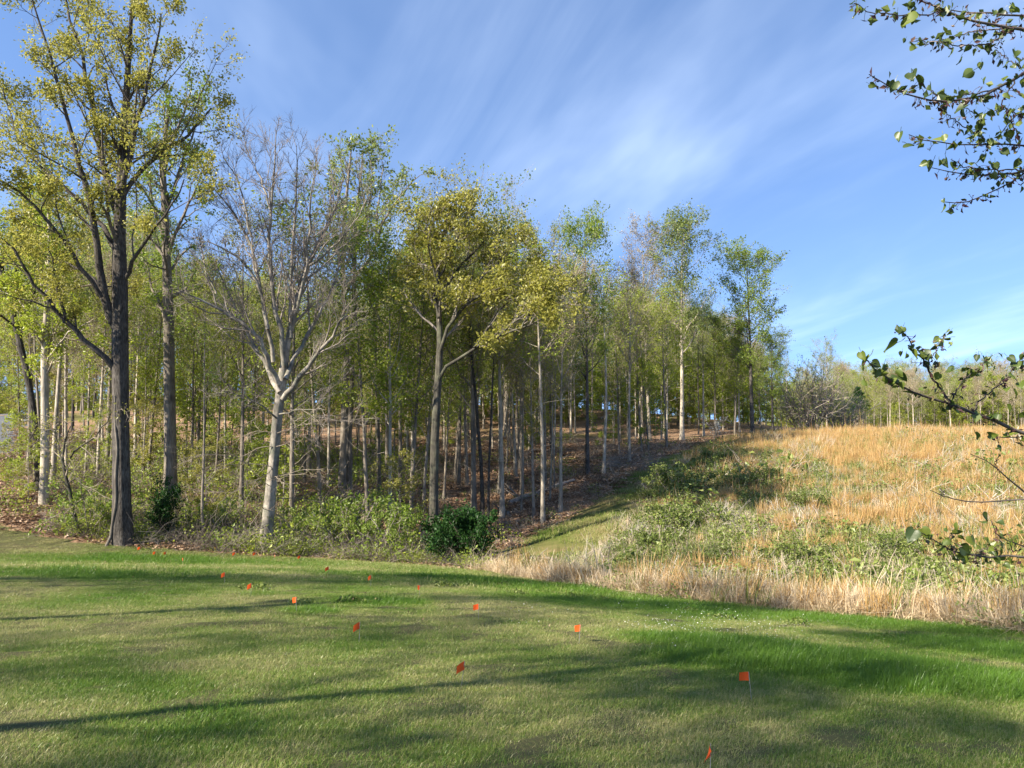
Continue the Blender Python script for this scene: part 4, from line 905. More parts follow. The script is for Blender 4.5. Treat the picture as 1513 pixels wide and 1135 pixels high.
for i, (u, v, d, s, lb) in enumerate([(1010, 738, 38, 1.7, 'bright green bush at the left side of the field'), (972, 752, 36.8, 1.0, 'green bush at the field corner beside the track'), (1065, 690, 46, 1.2, 'dark green bush on the upper left of the field'), (1120, 745, 37, 1.3, 'green bush mid slope left of the pale fallen stick'),
                                    (1190, 760, 32, 1.0, 'dark green bush below the pale fallen stick'), (968, 820, 28, 1.0, 'green bush low at the left foot of the field'), (1170, 850, 23, 1.0, 'green bush at the foot of the field above the straw'), (1015, 790, 30.5, 1.45, 'green bush low left on the field slope'), (1060, 840, 24, 0.9, 'green bush by the straw strip left of centre'), (1330, 830, 22.5, 0.9, 'green bush low at the right of the field'), (1240, 830, 23, 0.8, 'light green bush low in the middle of the field'), (1035, 702, 44, 1.0, 'green bush topmost beside the grassy track')]):
    shrub('bramble_bush', lb, pix(u, v, d), green[i % 3], (s, s, s * 0.85), i * 1.3, 'bush')

# ---- the rough field
rng = np.random.default_rng(31)
def tuft(seed, n, h, rad, w, mat, lean=0.25, tint=(0.5, 0.22)):
    r = np.random.default_rng(seed); return blades(r, n, rad, h, w, lean, segs=2, tint=tint, hsd=0.22, cluster=0.5).mesh('tuft', [M[mat]])
def twig_clump(seed, n, h, rad, mat, spread=0.8, r0=0.006, k=3):
    r = np.random.default_rng(seed); mb = MB()
    a = r.random(n) * 6.28; q = np.sqrt(r.random(n)) * rad
    P = np.stack([np.cos(a) * q, np.sin(a) * q, np.full(n, -0.05)], 1); a2 = r.random(n) * 6.28
    D = np.stack([np.cos(a2) * spread, np.sin(a2) * spread, np.full(n, 1.0)], 1)
    p, b = grow(r, P, D, h * r.uniform(0.5, 1.2, n), np.full(n, r0), 6, 0.22, -0.04, 0.5); v, f = tubes(p, b, 3); mb.add(v, f, 0)
    p2, d, l, rr = spawn(r, p, b, k, 0.3, 1, 0.8, 0.25, 0.4, rf=0.7, rmin=0.003); p2, b2 = grow(r, p2, d, l, rr, 3, 0.2, 0, 0.5); v, f = tubes(p2, b2, 3); mb.add(v, f, 0)
    return mb.mesh('twigs', [M[mat]])
def leafy_clump(seed, n, rad, h, mat, size, twig='twig_tan'):
    r = np.random.default_rng(seed); mb = MB()
    a = r.random(n) * 6.28; q = np.sqrt(r.random(n)) * rad
    P = np.stack([np.cos(a) * q, np.sin(a) * q, h * r.random(n) ** 0.8 * (1 - 0.6 * (q / rad) ** 2)], 1)
    v, f = leaf_quads(r, P, size, 0.9); mb.add(v, f, 1, np.clip(r.normal(0.5, 0.25, n), 0, 1))
    m = 8; a = r.random(m) * 6.28
    p, b = grow(r, np.stack([np.cos(a) * rad * .4, np.sin(a) * rad * .4, np.full(m, -.05)], 1), np.stack([np.cos(a), np.sin(a), np.full(m, 1.2)], 1), h * r.uniform(1, 1.6, m), np.full(m, 0.006), 5, 0.2, -0.08, 0.5)
    v, f = tubes(p, b, 3); mb.add(v, f, 0)
    return mb.mesh('leafy', [M[twig], M[mat]])
sedge = [tuft(400 + i, 40, (0.48, 0.58, 0.40, 0.52)[i], 0.13, 0.012, 'broomsedge', 0.22) for i in range(4)]
strawt = [tuft(410 + i, 46, (0.26, 0.36, 0.20)[i], 0.22, 0.011, 'straw', 1.0) for i in range(3)]
gtuft = [blades(np.random.default_rng(420 + i), 50, 0.18, 0.32, 0.014, 0.5, segs=2, tint=(0.5, 0.25)).mesh('green_tuft', [M['leaf_bramble']]) for i in range(2)]
bram = [leafy_clump(430 + i, 170, 0.45, 0.40, 'leaf_bramble', 0.055) for i in range(3)]
dead = [twig_clump(440 + i, 16, 0.75, 0.35, 'dead_wood', 1.1, 0.007) for i in range(3)]
def vnoise(x, y, s, seed):
    r = np.random.default_rng(seed); v = np.zeros(len(x))
    for o in range(4):
        for _ in range(5):
            a = r.random() * 6.28; f = s * 1.9 ** o * r.uniform(0.7, 1.3); v += np.sin(x * math.cos(a) * f + y * math.sin(a) * f + r.random() * 6.28) * 0.62 ** o
    return v / 2.6
def field_points(n):
    d = np.sqrt(rng.uniform(13 ** 2, 64 ** 2, n)); u = rng.uniform(700, 1640, n); x = (u - CX) / F * d
    k = inside(FIELD, x, d); return x[k], d[k]
x, y = field_points(52000); z = height(x, y); pu, pv_ = to_pix(np.stack([x, y, z], 1))
orange = vnoise(x, y, 0.55, 1) * 0.55 + np.interp(pv_, [640, 670, 700, 760, 830, 880], [0.95, 0.5, 0.3, 0.1, -0.4, -0.6]) + np.interp(pu, [860, 980, 1080, 1180, 1400], [-1.6, -1.1, -0.4, 0.0, 0.12])
clump = vnoise(x, y, 2.2, 2)
k = (orange + 0.95 * clump + rng.normal(0, 0.22, len(x))) > 0.18
k &= pu > 880
k &= rng.random(len(x)) < np.interp(y, [13, 30, 60], [0.75, 0.6, 0.6])
P = np.stack([x, y, z], 1)[k]; n = len(P)
s = np.exp(rng.normal(0, 0.25, n)) * 0.9
scatter('broomsedge_grass', P, rng.random(n) * 6.28, np.stack([s * 1.1, s * 1.1, s], 1), rng.integers(0, 4, n), sedge, 'upright orange dry grass covering the hillside field', 'grass', tilt=rng.normal(0, 0.10, (n, 2)))
x, y = field_points(20000); z = height(x, y); pu, pv_ = to_pix(np.stack([x, y, z], 1))
g = vnoise(x, y, 0.5, 3) + np.interp(pv_, [640, 670, 700, 760, 850], [-1.1, -0.6, -0.2, -0.05, 0.2]) + np.interp(pu, [860, 915, 1000, 1120, 1300], [-1.0, 0.6, 0.8, 0.2, 0.0]) + rng.normal(0, 0.25, len(x))
k = (g > -0.15) & (pu > np.interp(pv_, [640, 700, 745, 790, 840], [1110, 1015, 962, 935, 890]))
P = np.stack([x, y, z - 0.02], 1)[k]; n = len(P); s = np.exp(rng.normal(0, 0.35, n)) * 0.9
scatter('bramble_cover', P, rng.random(n) * 6.28, np.stack([s, s, s * rng.uniform(0.6, 1.3, n)], 1), rng.integers(0, 3, n), bram, 'green brambles spreading over the hillside field', 'brambles')
x, y = field_points(30000); z = height(x, y); k = rng.random(len(x)) < 0.62
P = np.stack([x, y, z], 1)[k]; n = len(P); s = np.exp(rng.normal(0, 0.3, n))
scatter('field_grass', P, rng.random(n) * 6.28, s, rng.integers(0, 5, n), gtuft + strawt, 'mixed green and straw grass between the brambles on the field', 'grass', tilt=rng.normal(0, 0.1, (n, 2)))
x, y = field_points(3600); z = height(x, y); k = vnoise(x, y, 0.6, 8) + rng.normal(0, 0.3, len(x)) > 0.35
P = np.stack([x, y, z], 1)[k]; n = len(P)
scatter('dead_stalks', P, rng.random(n) * 6.28, np.exp(rng.normal(0, 0.3, n)) * 0.9, rng.integers(0, 3, n), dead, 'bleached dead stalks standing in the hillside field', 'stalks')
# straw strip between lawn and field
E = np.array(edge[8:]); seg = np.linalg.norm(np.diff(E, axis=0), axis=1); cs_ = np.concatenate([[0], np.cumsum(seg)])
n = 7000; t = rng.random(n) * cs_[-1]; bx_ = np.interp(t, cs_, E[:, 0]); by_ = np.interp(t, cs_, E[:, 1])
off = np.abs(rng.normal(0, 0.75, n)) + 0.1
x = bx_ + off * 0.35; y = by_ + off * 0.94
k = rng.random(n) < np.interp(to_pix(np.stack([x, y, height(x, y)], 1))[0], [690, 760, 900, 1000], [0.0, 0.4, 0.8, 1.0])
x, y = x[k], y[k]; n = len(x); P = np.stack([x, y, height(x, y)], 1); s = np.exp(rng.normal(0, 0.35, n)) * 0.85
scatter('straw_grass', P, rng.random(n) * 6.28, s, np.where(rng.random(n) < 0.03, 3, rng.integers(0, 3, n)), strawt + [sedge[1]], 'pale straw grass fringing the lawn along the field', 'grass', tilt=rng.normal(0, 0.18, (n, 2)))

# ---- the wood's floor: leaf litter, brush along its edge, low green growth
litter = []
for i in range(3):
    r = np.random.default_rng(450 + i); mb = MB(); q = np.stack([r.uniform(-.6, .6, 90), r.uniform(-.6, .6, 90), r.uniform(0.01, 0.05, 90)], 1)
    v, f = leaf_quads(r, q, 0.10, 2.5); mb.add(v, f, 0, r.random(90)); litter.append(mb.mesh('litter', [M['leaf_litter']]))
def wood_points(n, u0, u1, d0, d1):
    d = np.sqrt(rng.uniform(d0 ** 2, d1 ** 2, n)); u = rng.uniform(u0, u1, n); x = (u - CX) / F * d
    k = ~inside(LAWN, x, d - 0.25) & ~inside(FIELD, x, d) & ~inside(ROAD, x, d); return x[k], d[k]
x, y = wood_points(7000, -60, 1120, 24, 64); k = ~(inside(PATH, x, y) & (rng.random(len(x)) < 0.985)); x, y = x[k], y[k]; n = len(x)
scatter('leaf_litter', np.stack([x, y, height(x, y) + 0.01], 1), rng.random(n) * 6.28, np.exp(rng.normal(0, .2, n)) * 1.05, rng.integers(0, 3, n), litter, 'brown fallen leaves carpeting the wood floor', 'leaf litter')
brush = [twig_clump(460 + i, 22, (1.1, 0.9, 1.5)[i], 0.55, ('twig_tan', 'twig_grey', 'twig_dark')[i], 0.9, 0.007, 4) for i in range(3)]
low = [leafy_clump(470 + i, 90, 0.6, (0.8, 1.3)[i], 'leaf_bright', 0.085, 'twig_grey') for i in range(2)] + [leafy_clump(472, 90, 0.6, 0.9, 'leaf_green', 0.085, 'twig_grey')]
E = np.array(edge[:10]); seg = np.linalg.norm(np.diff(E, axis=0), axis=1); cs_ = np.concatenate([[0], np.cumsum(seg)])
n = 800; t = rng.random(n) * cs_[-1]; off = 0.35 + np.abs(rng.normal(0, 2.4, n)); x = np.interp(t, cs_, E[:, 0]); y = np.interp(t, cs_, E[:, 1]) + off
x2, y2 = wood_points(1000, -60, 640, 30, 55)
x3 = np.concatenate([pix(u_, 800, d_)[0] + rng.normal(0, 0.55, 14) for u_, d_ in ((182, 27.2), (392, 28), (640, 29))]); y3 = np.concatenate([np.full(14, d_) + rng.normal(-0.1, 0.4, 14) for d_ in (27.2, 28, 29)])
x, y = np.concatenate([x, x2, x3]), np.concatenate([y, y2, y3])
k = ~inside(LAWN, x, y) & ~inside(ROAD, x, y) & ((x / y * F + CX > 85) | (rng.random(len(x)) < 0.12)); x, y = x[k], y[k]; n = len(x)
ix = rng.choice(6, n, p=[0.12, 0.10, 0.12, 0.27, 0.13, 0.26])
scatter('undergrowth', np.stack([x, y, height(x, y)], 1), rng.random(n) * 6.28, np.exp(rng.normal(0, .3, n)) * np.interp(y, [24, 32, 45], [0.55, 0.8, 1.1]), ix, brush + low, 'tangled bare brush and low green growth along the wood edge', 'undergrowth')
x, y = wood_points(500, 640, 1100, 26, 62); k = ~inside(PATH, x, y); x, y = x[k], y[k]; n = len(x)
scatter('slope_brush', np.stack([x, y, height(x, y)], 1), rng.random(n) * 6.28, np.exp(rng.normal(0, .35, n)) * 0.7, rng.choice(6, n, p=[0.35, 0.25, 0.1, 0.14, 0.06, 0.1]), brush + low, 'sparse twigs and seedlings on the leaf-littered slope', 'undergrowth')
# grass on the track and on the rough bank at the wood's foot
x, y = wood_points(16000, 690, 1110, 25, 66); k = inside(PATH, x, y); x, y = x[k], y[k]; k = vnoise(x, y, 0.9, 12) + rng.normal(0, .3, len(x)) > 0.1; x, y = x[k], y[k]; n = len(x)
tg = [blades(np.random.default_rng(480 + i), 40, 0.28, 0.10, 0.014, 0.6, segs=1, tint=(0.45, 0.25)).mesh('track_tuft', [M['lawn_blade']]) for i in range(2)]
scatter('track_grass', np.stack([x, y, height(x, y)], 1), rng.random(n) * 6.28, np.exp(rng.normal(0, .25, n)) * 1.2, rng.integers(0, 2, n), tg, 'short patchy grass on the climbing track', 'grass', lush=np.full(n, -0.05))

# ---- logs, sticks and brush piles
def log(name, label, pts, r0, r1, mat, stubs=3, seed=0, cat='log', group=None, lift=0.6):
    r = np.random.default_rng(seed); q = np.array(pts, float)
    q[:, 2] = height(q[:, 0], q[:, 1]) + r0 * lift
    P, R = resample(q, np.linspace(r0, r1, len(q)), 12); P[1:-1] += r.normal(0, r0 * 0.25, P[1:-1].shape)
    org = P[0].copy(); mb = MB(); v, f = tubes(P[None], R[None], 9, r, 0.06); mb.add(v, f, 0, smooth=True)
    for e, s in ((0, 1), (-1, -1)):                                        # sawn or broken ends
        c = P[e]; k = 9; ring = v.reshape(12, 9, 3)[e]; vv = np.concatenate([ring, c[None]]); mb.add(vv, [[i, (i + 1) % 9, 9, 9] for i in range(9)], 0)
    o = empty(name, tuple(org)); tag(o, label, cat, group); link('stem', mb.mesh('log', [M[mat]], org), o)
    for i in range(stubs):
        t = r.integers(2, 10); az = r.random() * 6.28
        a, b = grow(r, P[t][None], np.array([[math.cos(az), math.sin(az), 0.7]]), np.array([r.uniform(4, 10) * r0]), np.array([R[t] * 0.4]), 5, 0.15, 0, 0.3)
        m2 = MB(); v, f = tubes(a, b, 5); m2.add(v, f, 0, smooth=True); link('branch', m2.mesh('stub', [M[mat]], org), o)
    return o
H_ = lambda u, v: tuple(hit(u, v))
log('fallen_log', 'long grey fallen trunk lying down the leaf-littered slope towards the track', [H_(752, 748), H_(790, 733), H_(822, 722), H_(848, 712)], 0.17, 0.10, 'log', 5, 1)
log('fallen_log', 'short fallen log at the foot of the leaf-littered slope', [H_(738, 756), H_(755, 765)], 0.16, 0.12, 'log', 2, 2)
log('fallen_log', 'dark thin log lying across the foot of the track above the straw', [H_(752, 824), H_(790, 827), H_(822, 829)], 0.085, 0.05, 'log', 3, 3)
log('fallen_log', 'black rotten log beside the gravel road bank', [H_(40, 722), H_(62, 728)], 0.14, 0.11, 'bark_dark', 1, 4)
log('fallen_stick', 'long pale fallen stick in the middle of the field', [H_(1232, 752), H_(1265, 755), H_(1298, 759)], 0.07, 0.03, 'dead_wood', 3, 5, 'stick')
log('fallen_stick', 'pale dead branch lying right of the field middle', [H_(1292, 718), H_(1325, 728), H_(1355, 740)], 0.08, 0.03, 'dead_wood', 5, 6, 'stick')
log('fallen_stick', 'pale leaning branch at the left bush of the field', [H_(990, 725), H_(1010, 735), H_(1025, 745)], 0.05, 0.02, 'dead_wood', 4, 7, 'stick')
log('fallen_stick', 'short pale stick on the lower field above the straw', [H_(1230, 790), H_(1248, 800)], 0.04, 0.02, 'dead_wood', 2, 8, 'stick')
log('fallen_stick', 'pale stick lying along the foot of the field', [H_(1040, 838), H_(1075, 843), H_(1100, 846)], 0.05, 0.02, 'dead_wood', 3, 9, 'stick')
def pile(label, u, v, rad, h, n, mat, seed):
    r = np.random.default_rng(seed); c = hit(u, v); a = r.random(n) * 6.28; q = np.sqrt(r.random(n)) * rad
    P = np.stack([np.cos(a) * q, np.sin(a) * q, r.random(n) * h * (1 - (q / rad) ** 2)], 1)
    a2 = r.normal(0.3, 0.9, n); D = np.stack([np.cos(a2), np.sin(a2) * 0.8, r.normal(0.12, 0.25, n)], 1)
    mb = MB(); p, b = grow(r, P - D * 0.5, D, r.uniform(0.8, 1.9, n), r.uniform(0.008, 0.022, n), 5, 0.15, -0.03, 0.4)
    v_, f = tubes(p, b, 4); mb.add(v_, f, 0); p, d, l, rr = spawn(r, p, b, 3, 0.2, 1, 0.8, 0.2, 0.4, rf=0.6, rmin=0.004); p, b = grow(r, p, d, l, rr, 3, 0.2, 0, 0.5); v_, f = tubes(p, b, 3); mb.add(v_, f, 0)
    o = link('brush_pile', mb.mesh('brush_pile', [M[mat]])); o.location = (c[0], c[1], gz(c[0], c[1])); tag(o, label, 'brush pile')
pile('large pile of bleached branches at the right end of the field', 1485, 752, 1.5, 0.6, 120, 'dead_wood', 1)
pile('low heap of bleached sticks on the upper right field', 1370, 700, 1.3, 0.4, 70, 'dead_wood', 2)
pile('heap of grey sticks at the lawn corner by the dense dark shrub', 745, 842, 1.2, 0.35, 60, 'twig_tan', 3)
pile('heap of grey branches at the wood edge beside the track', 935, 688, 2.0, 1.0, 110, 'twig_grey', 4)
pile('small heap of pale sticks at the left foot of the field', 880, 838, 1.0, 0.4, 50, 'twig_tan', 5)
pile('scattered pale branches in the mid field right of the long stick', 1340, 735, 1.2, 0.3, 50, 'dead_wood', 6)

# ---- marking flags on the lawn
FL = [(1049, 1110, 'T', 'orange marking flag nearest the viewer, seen edge-on as a triangle'), (1109, 1001, 'S', 'square orange marking flag facing the viewer beside the tall dark grass'), (683, 984, 'D', 'second nearest orange flag left of centre, a tilted diamond'),
      (856, 929, 'D', 'orange flag below the straw strip, right of centre'), (531, 925, 'D', 'orange flag on the open lawn below the bright sunny patch'), (707, 897, 'D', 'orange flag below the dense dark shrub on the lawn'), (438, 887, 'D', 'orange flag in the shade straight below the beech'),
      (371, 866, 'N', 'orange flag upper left of the one below the beech'), (620, 869, 'N', 'small red-orange flag below the golden oak trunk'), (548, 853, 'N', 'narrow orange flag on the bright sunny patch'), (486, 840, 'D', 'orange flag at the upper end of the sunny patch'),
      (332, 849, 'N', 'narrow orange flag alone below the thin forked trunk'), (444, 823, 'D', 'bright orange flag at the wood edge right of the beech'), (405, 822, 'N', 'narrow orange flag just right of the beech foot'), (378, 818, 'D', 'pale orange flag just left of the beech foot'),
      (347, 818, 'D', 'pale orange flag second left of the beech foot'), (317, 811, 'N', 'small orange flag third left of the beech foot, close to the brush'), (270, 827, 'N', 'small orange flag below the cedar, lowest of its cluster'), (246, 817, 'D', 'small orange flag below the cedar, middle of its cluster'), (229, 817, 'N', 'small orange flag right of the huge dark trunk foot'), (207, 810, 'N', 'tiny pale orange flag at the foot of the huge dark trunk')]
fr = np.random.default_rng(61)
for u, v, sh, lb in FL:
    hgt = 0.17 + 0.03 * fr.random(); c = hit(u, v, hgt); g0 = gz(c[0], c[1]); scale = np.interp(c[1], [4, 10, 27], [0.9, 1.05, 1.2])
    e = empty('marking_flag', (c[0], c[1], g0)); tag(e, lb, 'flag', 'orange marking flags on the lawn')
    top = c[2] - g0 + 0.045 * scale
    lean = fr.normal(0, 0.05, 2)
    wp = np.array([[-lean[0] * .1, 0, -0.05], [lean[0] * .05, lean[1] * .05, top * 0.5], [lean[0] * .15, lean[1] * .15, top + 0.004]])
    mb = MB(); P, R = resample(wp, [0.0024] * 3, 5); vv, f = tubes(P[None], R[None], 5); mb.add(vv, f); link('wire', mb.mesh('wire', [M['wire']]), e)
    w, h = 0.085 * scale, 0.075 * scale
    yaw = {'T': 0.9, 'S': 0.1, 'D': 0.75, 'N': 1.05}[sh] * (1 if fr.random() < 0.5 else -1) + fr.normal(0, 0.1); sag = {'T': 0.9, 'S': 0.06, 'D': 0.55, 'N': 0.35}[sh]
    nx_, ny_ = 6, 4; V = []
    for j in range(ny_):
        for i in range(nx_):
            s, t = i / (nx_ - 1), j / (ny_ - 1)
            bend = 0.25 * w * math.sin(2.6 * s + t)
            V.append((-s * w * math.cos(yaw) * (1 - (0.75 * t if sh == 'T' else 0)) + bend * math.sin(yaw) * 0.4, s * w * math.sin(yaw) + bend * math.cos(yaw) * 0.4, top - h + t * h - sag * w * s * (0.6 if sh != 'T' else 0.2)))
    V = np.array(V) + wp[2] * np.array([1, 1, 0]); fq = [[j * nx_ + i, j * nx_ + i + 1, (j + 1) * nx_ + i + 1, (j + 1) * nx_ + i] for j in range(ny_ - 1) for i in range(nx_ - 1)]
    mb = MB(); mb.add(V, fq, 0, smooth=True); link('pennant', mb.mesh('pennant', [M['flag']]), e)

# ---- weeds and clover in the lawn
wd = [leafy_clump(490 + i, 60, 0.18, 0.10, 'leaf_bramble', 0.05, 'twig_tan') for i in range(2)]
WP = [hit(u, v) for u, v in ((648, 862), (662, 870), (655, 866), (735, 866), (741, 868), (872, 886), (884, 889), (846, 885), (690, 869), (760, 878), (1015, 905), (1180, 925), (1300, 945), (540, 893), (383, 872), (452, 893), (1060, 915))]
WP = np.array([w + fr.normal(0, 0.12, 3) * [1, 1, 0] for w in WP for _ in range(2)]); WP[:, 2] = height(WP[:, 0], WP[:, 1])
scatter('lawn_weeds', WP, fr.random(len(WP)) * 6.28, fr.uniform(0.7, 1.4, len(WP)), fr.integers(0, 2, len(WP)), wd, 'dark broad-leaved weeds standing in the lawn', 'weeds')
cl = MB(); q = np.random.default_rng(7); n = 22; v, f = leaf_quads(q, np.stack([q.normal(0, .3, n), q.normal(0, .3, n), q.uniform(.03, .07, n)], 1), 0.014, 1.0); cl.add(v, f, 0, q.random(n)); clm = cl.mesh('clover', [M['blossom_white']])
CPn = []
for _ in range(60):
    u, v = fr.normal(1130, 150), fr.normal(930, 18); p = hit(u, v)
    if inside(LAWN, np.array([p[0]]), np.array([p[1]]))[0]: CPn.append(p)
CPn = np.array(CPn); scatter('clover_blossom', CPn, fr.random(len(CPn)) * 6.28, fr.uniform(.7, 1.2, len(CPn)), np.zeros(len(CPn)), [clm], 'tiny white clover blossoms sprinkled in the lawn at the right', 'clover')

fl = MB(); q = np.random.default_rng(8); n = 9; v, f = leaf_quads(q, np.stack([q.normal(0, .5, n), q.normal(0, .5, n), q.uniform(.01, .02, n)], 1), 0.02, 1.5); fl.add(v, f, 0, q.random(n)); flm = fl.mesh('fallen', [M['leaf_litter']])
x, y = wedge(rng, 420, 9, 28); k = inside(LAWN, x, y) & (rng.random(len(x)) < np.interp(x / y, [-0.75, 0.2, 0.7], [1, 0.5, 0.15])); x, y = x[k], y[k]; n = len(x)
scatter('fallen_leaves', np.stack([x, y, height(x, y)], 1), rng.random(n) * 6.28, fr.uniform(.6, 1.2, n), np.zeros(n), [flm], 'scattered brown fallen leaves lying on the lawn', 'leaves')

# ------------------------------------------------------------------ the redbud whose branches reach in from the right
rr = np.random.default_rng(71)
tx, ty = 3.75, 3.35
tz = gz(tx, ty)
red = empty('redbud_tree', (tx, ty, tz)); tag(red, 'dark redbud branches with heart-shaped leaves reaching in from the right edge', 'tree')
org = np.array([tx, ty, tz])
trunk_pts = np.array([[tx, ty, tz - 0.3], [tx + .03, ty + .02, tz + .8], [tx - .04, ty, tz + 1.8], [tx + .05, ty - .05, tz + 3.0], [tx - .02, ty + .05, tz + 4.2], [tx + .1, ty, tz + 5.4]])
q, qr = resample(trunk_pts, [0.13, 0.10, 0.085, 0.065, 0.04, 0.015], 20); mb = MB(); v, f = tubes(q[None], qr[None], 12, rr, 0.05); mb.add(v, f, 0, smooth=True)
link('trunk', mb.mesh('trunk', [M['bark_dark']], org), red)
def heart():
    ys = np.array([-0.10, 0.02, 0.16, 0.34, 0.55, 0.75, 0.92, 1.04]); hw = np.array([0.20, 0.40, 0.50, 0.52, 0.43, 0.28, 0.11, 0.0]); mid = np.array([0.05, 0.08, 0.16, 0.34, 0.55, 0.75, 0.92, 1.04])
    n = len(ys); V = []
    for s in (-1, 1):
        for i in range(n):
            V.append((0, mid[i], 0)); V.append((s * hw[i] * 0.55, (ys[i] + mid[i]) / 2, 0.10 * hw[i])); V.append((s * hw[i] * 0.9, ys[i], 0.42 * hw[i] - 0.2 * (i / n) ** 2))
    Fq = []
    for s in range(2):
        for i in range(n - 1):
            for j in range(2):
                a = s * n * 3 + i * 3 + j; quad = [a, a + 1, a + 4, a + 3]; Fq.append(quad if s else quad[::-1])
    mb = MB(); mb.add(V, Fq, 0, 0.5, smooth=True); st = np.array([[[0, 0.06, 0], [0.02, -0.25, -0.06], [0.0, -0.55, -0.02]]]); v, f = tubes(st, np.full((1, 3), 0.025), 3); mb.add(v, f, 0); return mb.mesh('leaf', [M['redbud_leaf']])
HEART = heart()
from mathutils import Matrix, Euler
def add_leaf(parent, pos, size, rng):
    o = link('leaf', HEART, parent)
    tip = Vector((rng.normal(0, 0.75), rng.normal(0, 0.75), -1.0 + rng.normal(0, 0.45))).normalized()
    side = Vector(rng.normal(0, 1, 3)).cross(tip).normalized()
    o.rotation_euler = Matrix((side, tip, side.cross(tip))).transposed().to_euler(); o.location = tuple(pos - org); o.scale = (size, size, size)
BR = [([(1570, 60), (1513, 41), (1484, 42), (1461, 37), (1405, 17), (1365, 3), (1345, -6)], 3.0, 2.7, 6, 1.6, 1), ([(1570, 30), (1513, 21), (1444, 20), (1405, 15)], 3.1, 2.9, 4, 1.5, 1), ([(1405, 17), (1365, 21), (1309, 22), (1281, 17), (1262, 5)], 2.8, 2.6, 2.4, 1, 1),
      ([(1501, 42), (1464, 65), (1427, 68), (1388, 61), (1348, 62)], 3.0, 2.7, 2.6, 1, 1), ([(1484, 42), (1439, 46), (1410, 54), (1377, 62)], 2.9, 2.9, 2.2, 1, 1),
      ([(1570, 80), (1513, 107), (1489, 121), (1478, 132), (1444, 145), (1399, 154), (1365, 152), (1337, 141), (1298, 124), (1284, 110)], 2.9, 2.5, 5, 1.2, 1), ([(1478, 132), (1439, 138), (1399, 144), (1371, 135), (1358, 115)], 2.8, 2.7, 2.4, 1, 1),
      ([(1503, 114), (1481, 147), (1489, 169), (1501, 192), (1502, 211)], 2.9, 3.0, 2.2, 1.4, 1), ([(1570, 216), (1513, 214), (1467, 214), (1399, 214), (1371, 210), (1343, 199)], 3.0, 2.7, 3.2, 1, 1),
      ([(1570, 245), (1513, 254), (1478, 257), (1450, 262), (1410, 255), (1377, 248)], 3.0, 2.8, 4, 1.1, 1), ([(1513, 251), (1456, 250), (1424, 245), (1405, 236)], 2.9, 2.8, 2.2, 1, 1),
      ([(1540, 240), (1512, 258), (1484, 276), (1456, 290), (1427, 302), (1399, 304), (1391, 298)], 3.0, 2.8, 2.6, 1, 1), ([(1470, 70), (1492, 90), (1520, 106)], 2.9, 2.9, 1.4, 1.8, 1), ([(1391, 158), (1410, 178), (1433, 192), (1456, 209)], 2.7, 2.9, 1.4, 1.6, 1),
      ([(1513, 170), (1480, 160), (1450, 172), (1425, 160)], 3.1, 3.0, 1.8, 1, 1), ([(1530, 140), (1505, 165), (1480, 195), (1468, 214)], 3.1, 3.0, 1.8, 1, 1),
      ([(1580, 672), (1513, 641), (1478, 624), (1434, 607), (1397, 597), (1344, 582), (1307, 564), (1290, 542), (1274, 524)], 2.9, 2.5, 6.5, 1.3, 1), ([(1407, 601), (1387, 574), (1367, 537), (1347, 510), (1334, 487)], 2.7, 2.55, 4, 1.2, 1), ([(1372, 535), (1387, 510), (1397, 493)], 2.6, 2.7, 1.6, 1, 1),
      ([(1401, 597), (1421, 564), (1448, 544), (1461, 527)], 2.7, 2.8, 2.4, 1, 1), ([(1441, 607), (1448, 590), (1478, 570), (1494, 550), (1501, 537), (1520, 525)], 2.8, 2.9, 2.6, 1.1, 1), ([(1560, 645), (1513, 646), (1484, 647), (1464, 644)], 2.9, 2.8, 2, 1, 1),
      ([(1560, 760), (1513, 728), (1488, 704), (1471, 691), (1434, 671)], 3.0, 2.8, 3, 1, 0), ([(1471, 691), (1473, 680), (1476, 672)], 2.9, 2.9, 1.2, 0.8, 0), ([(1570, 735), (1513, 738), (1451, 743), (1414, 744), (1394, 734), (1374, 724)], 3.0, 2.7, 2.6, 1, 0), ([(1394, 734), (1390, 722)], 2.75, 2.75, 1.2, 0.8, 0),
      ([(1570, 822), (1513, 820), (1468, 823), (1441, 826), (1407, 818), (1387, 801), (1361, 785), (1346, 780)], 2.9, 2.6, 3.6, 1, 1), ([(1560, 808), (1513, 806), (1478, 805), (1468, 788), (1465, 770)], 2.9, 2.8, 2.2, 1, 1), ([(1441, 826), (1450, 812), (1478, 805)], 2.75, 2.85, 1.2, 1, 1), ([(1407, 818), (1402, 800), (1412, 780)], 2.7, 2.7, 1.2, 1, 1)]
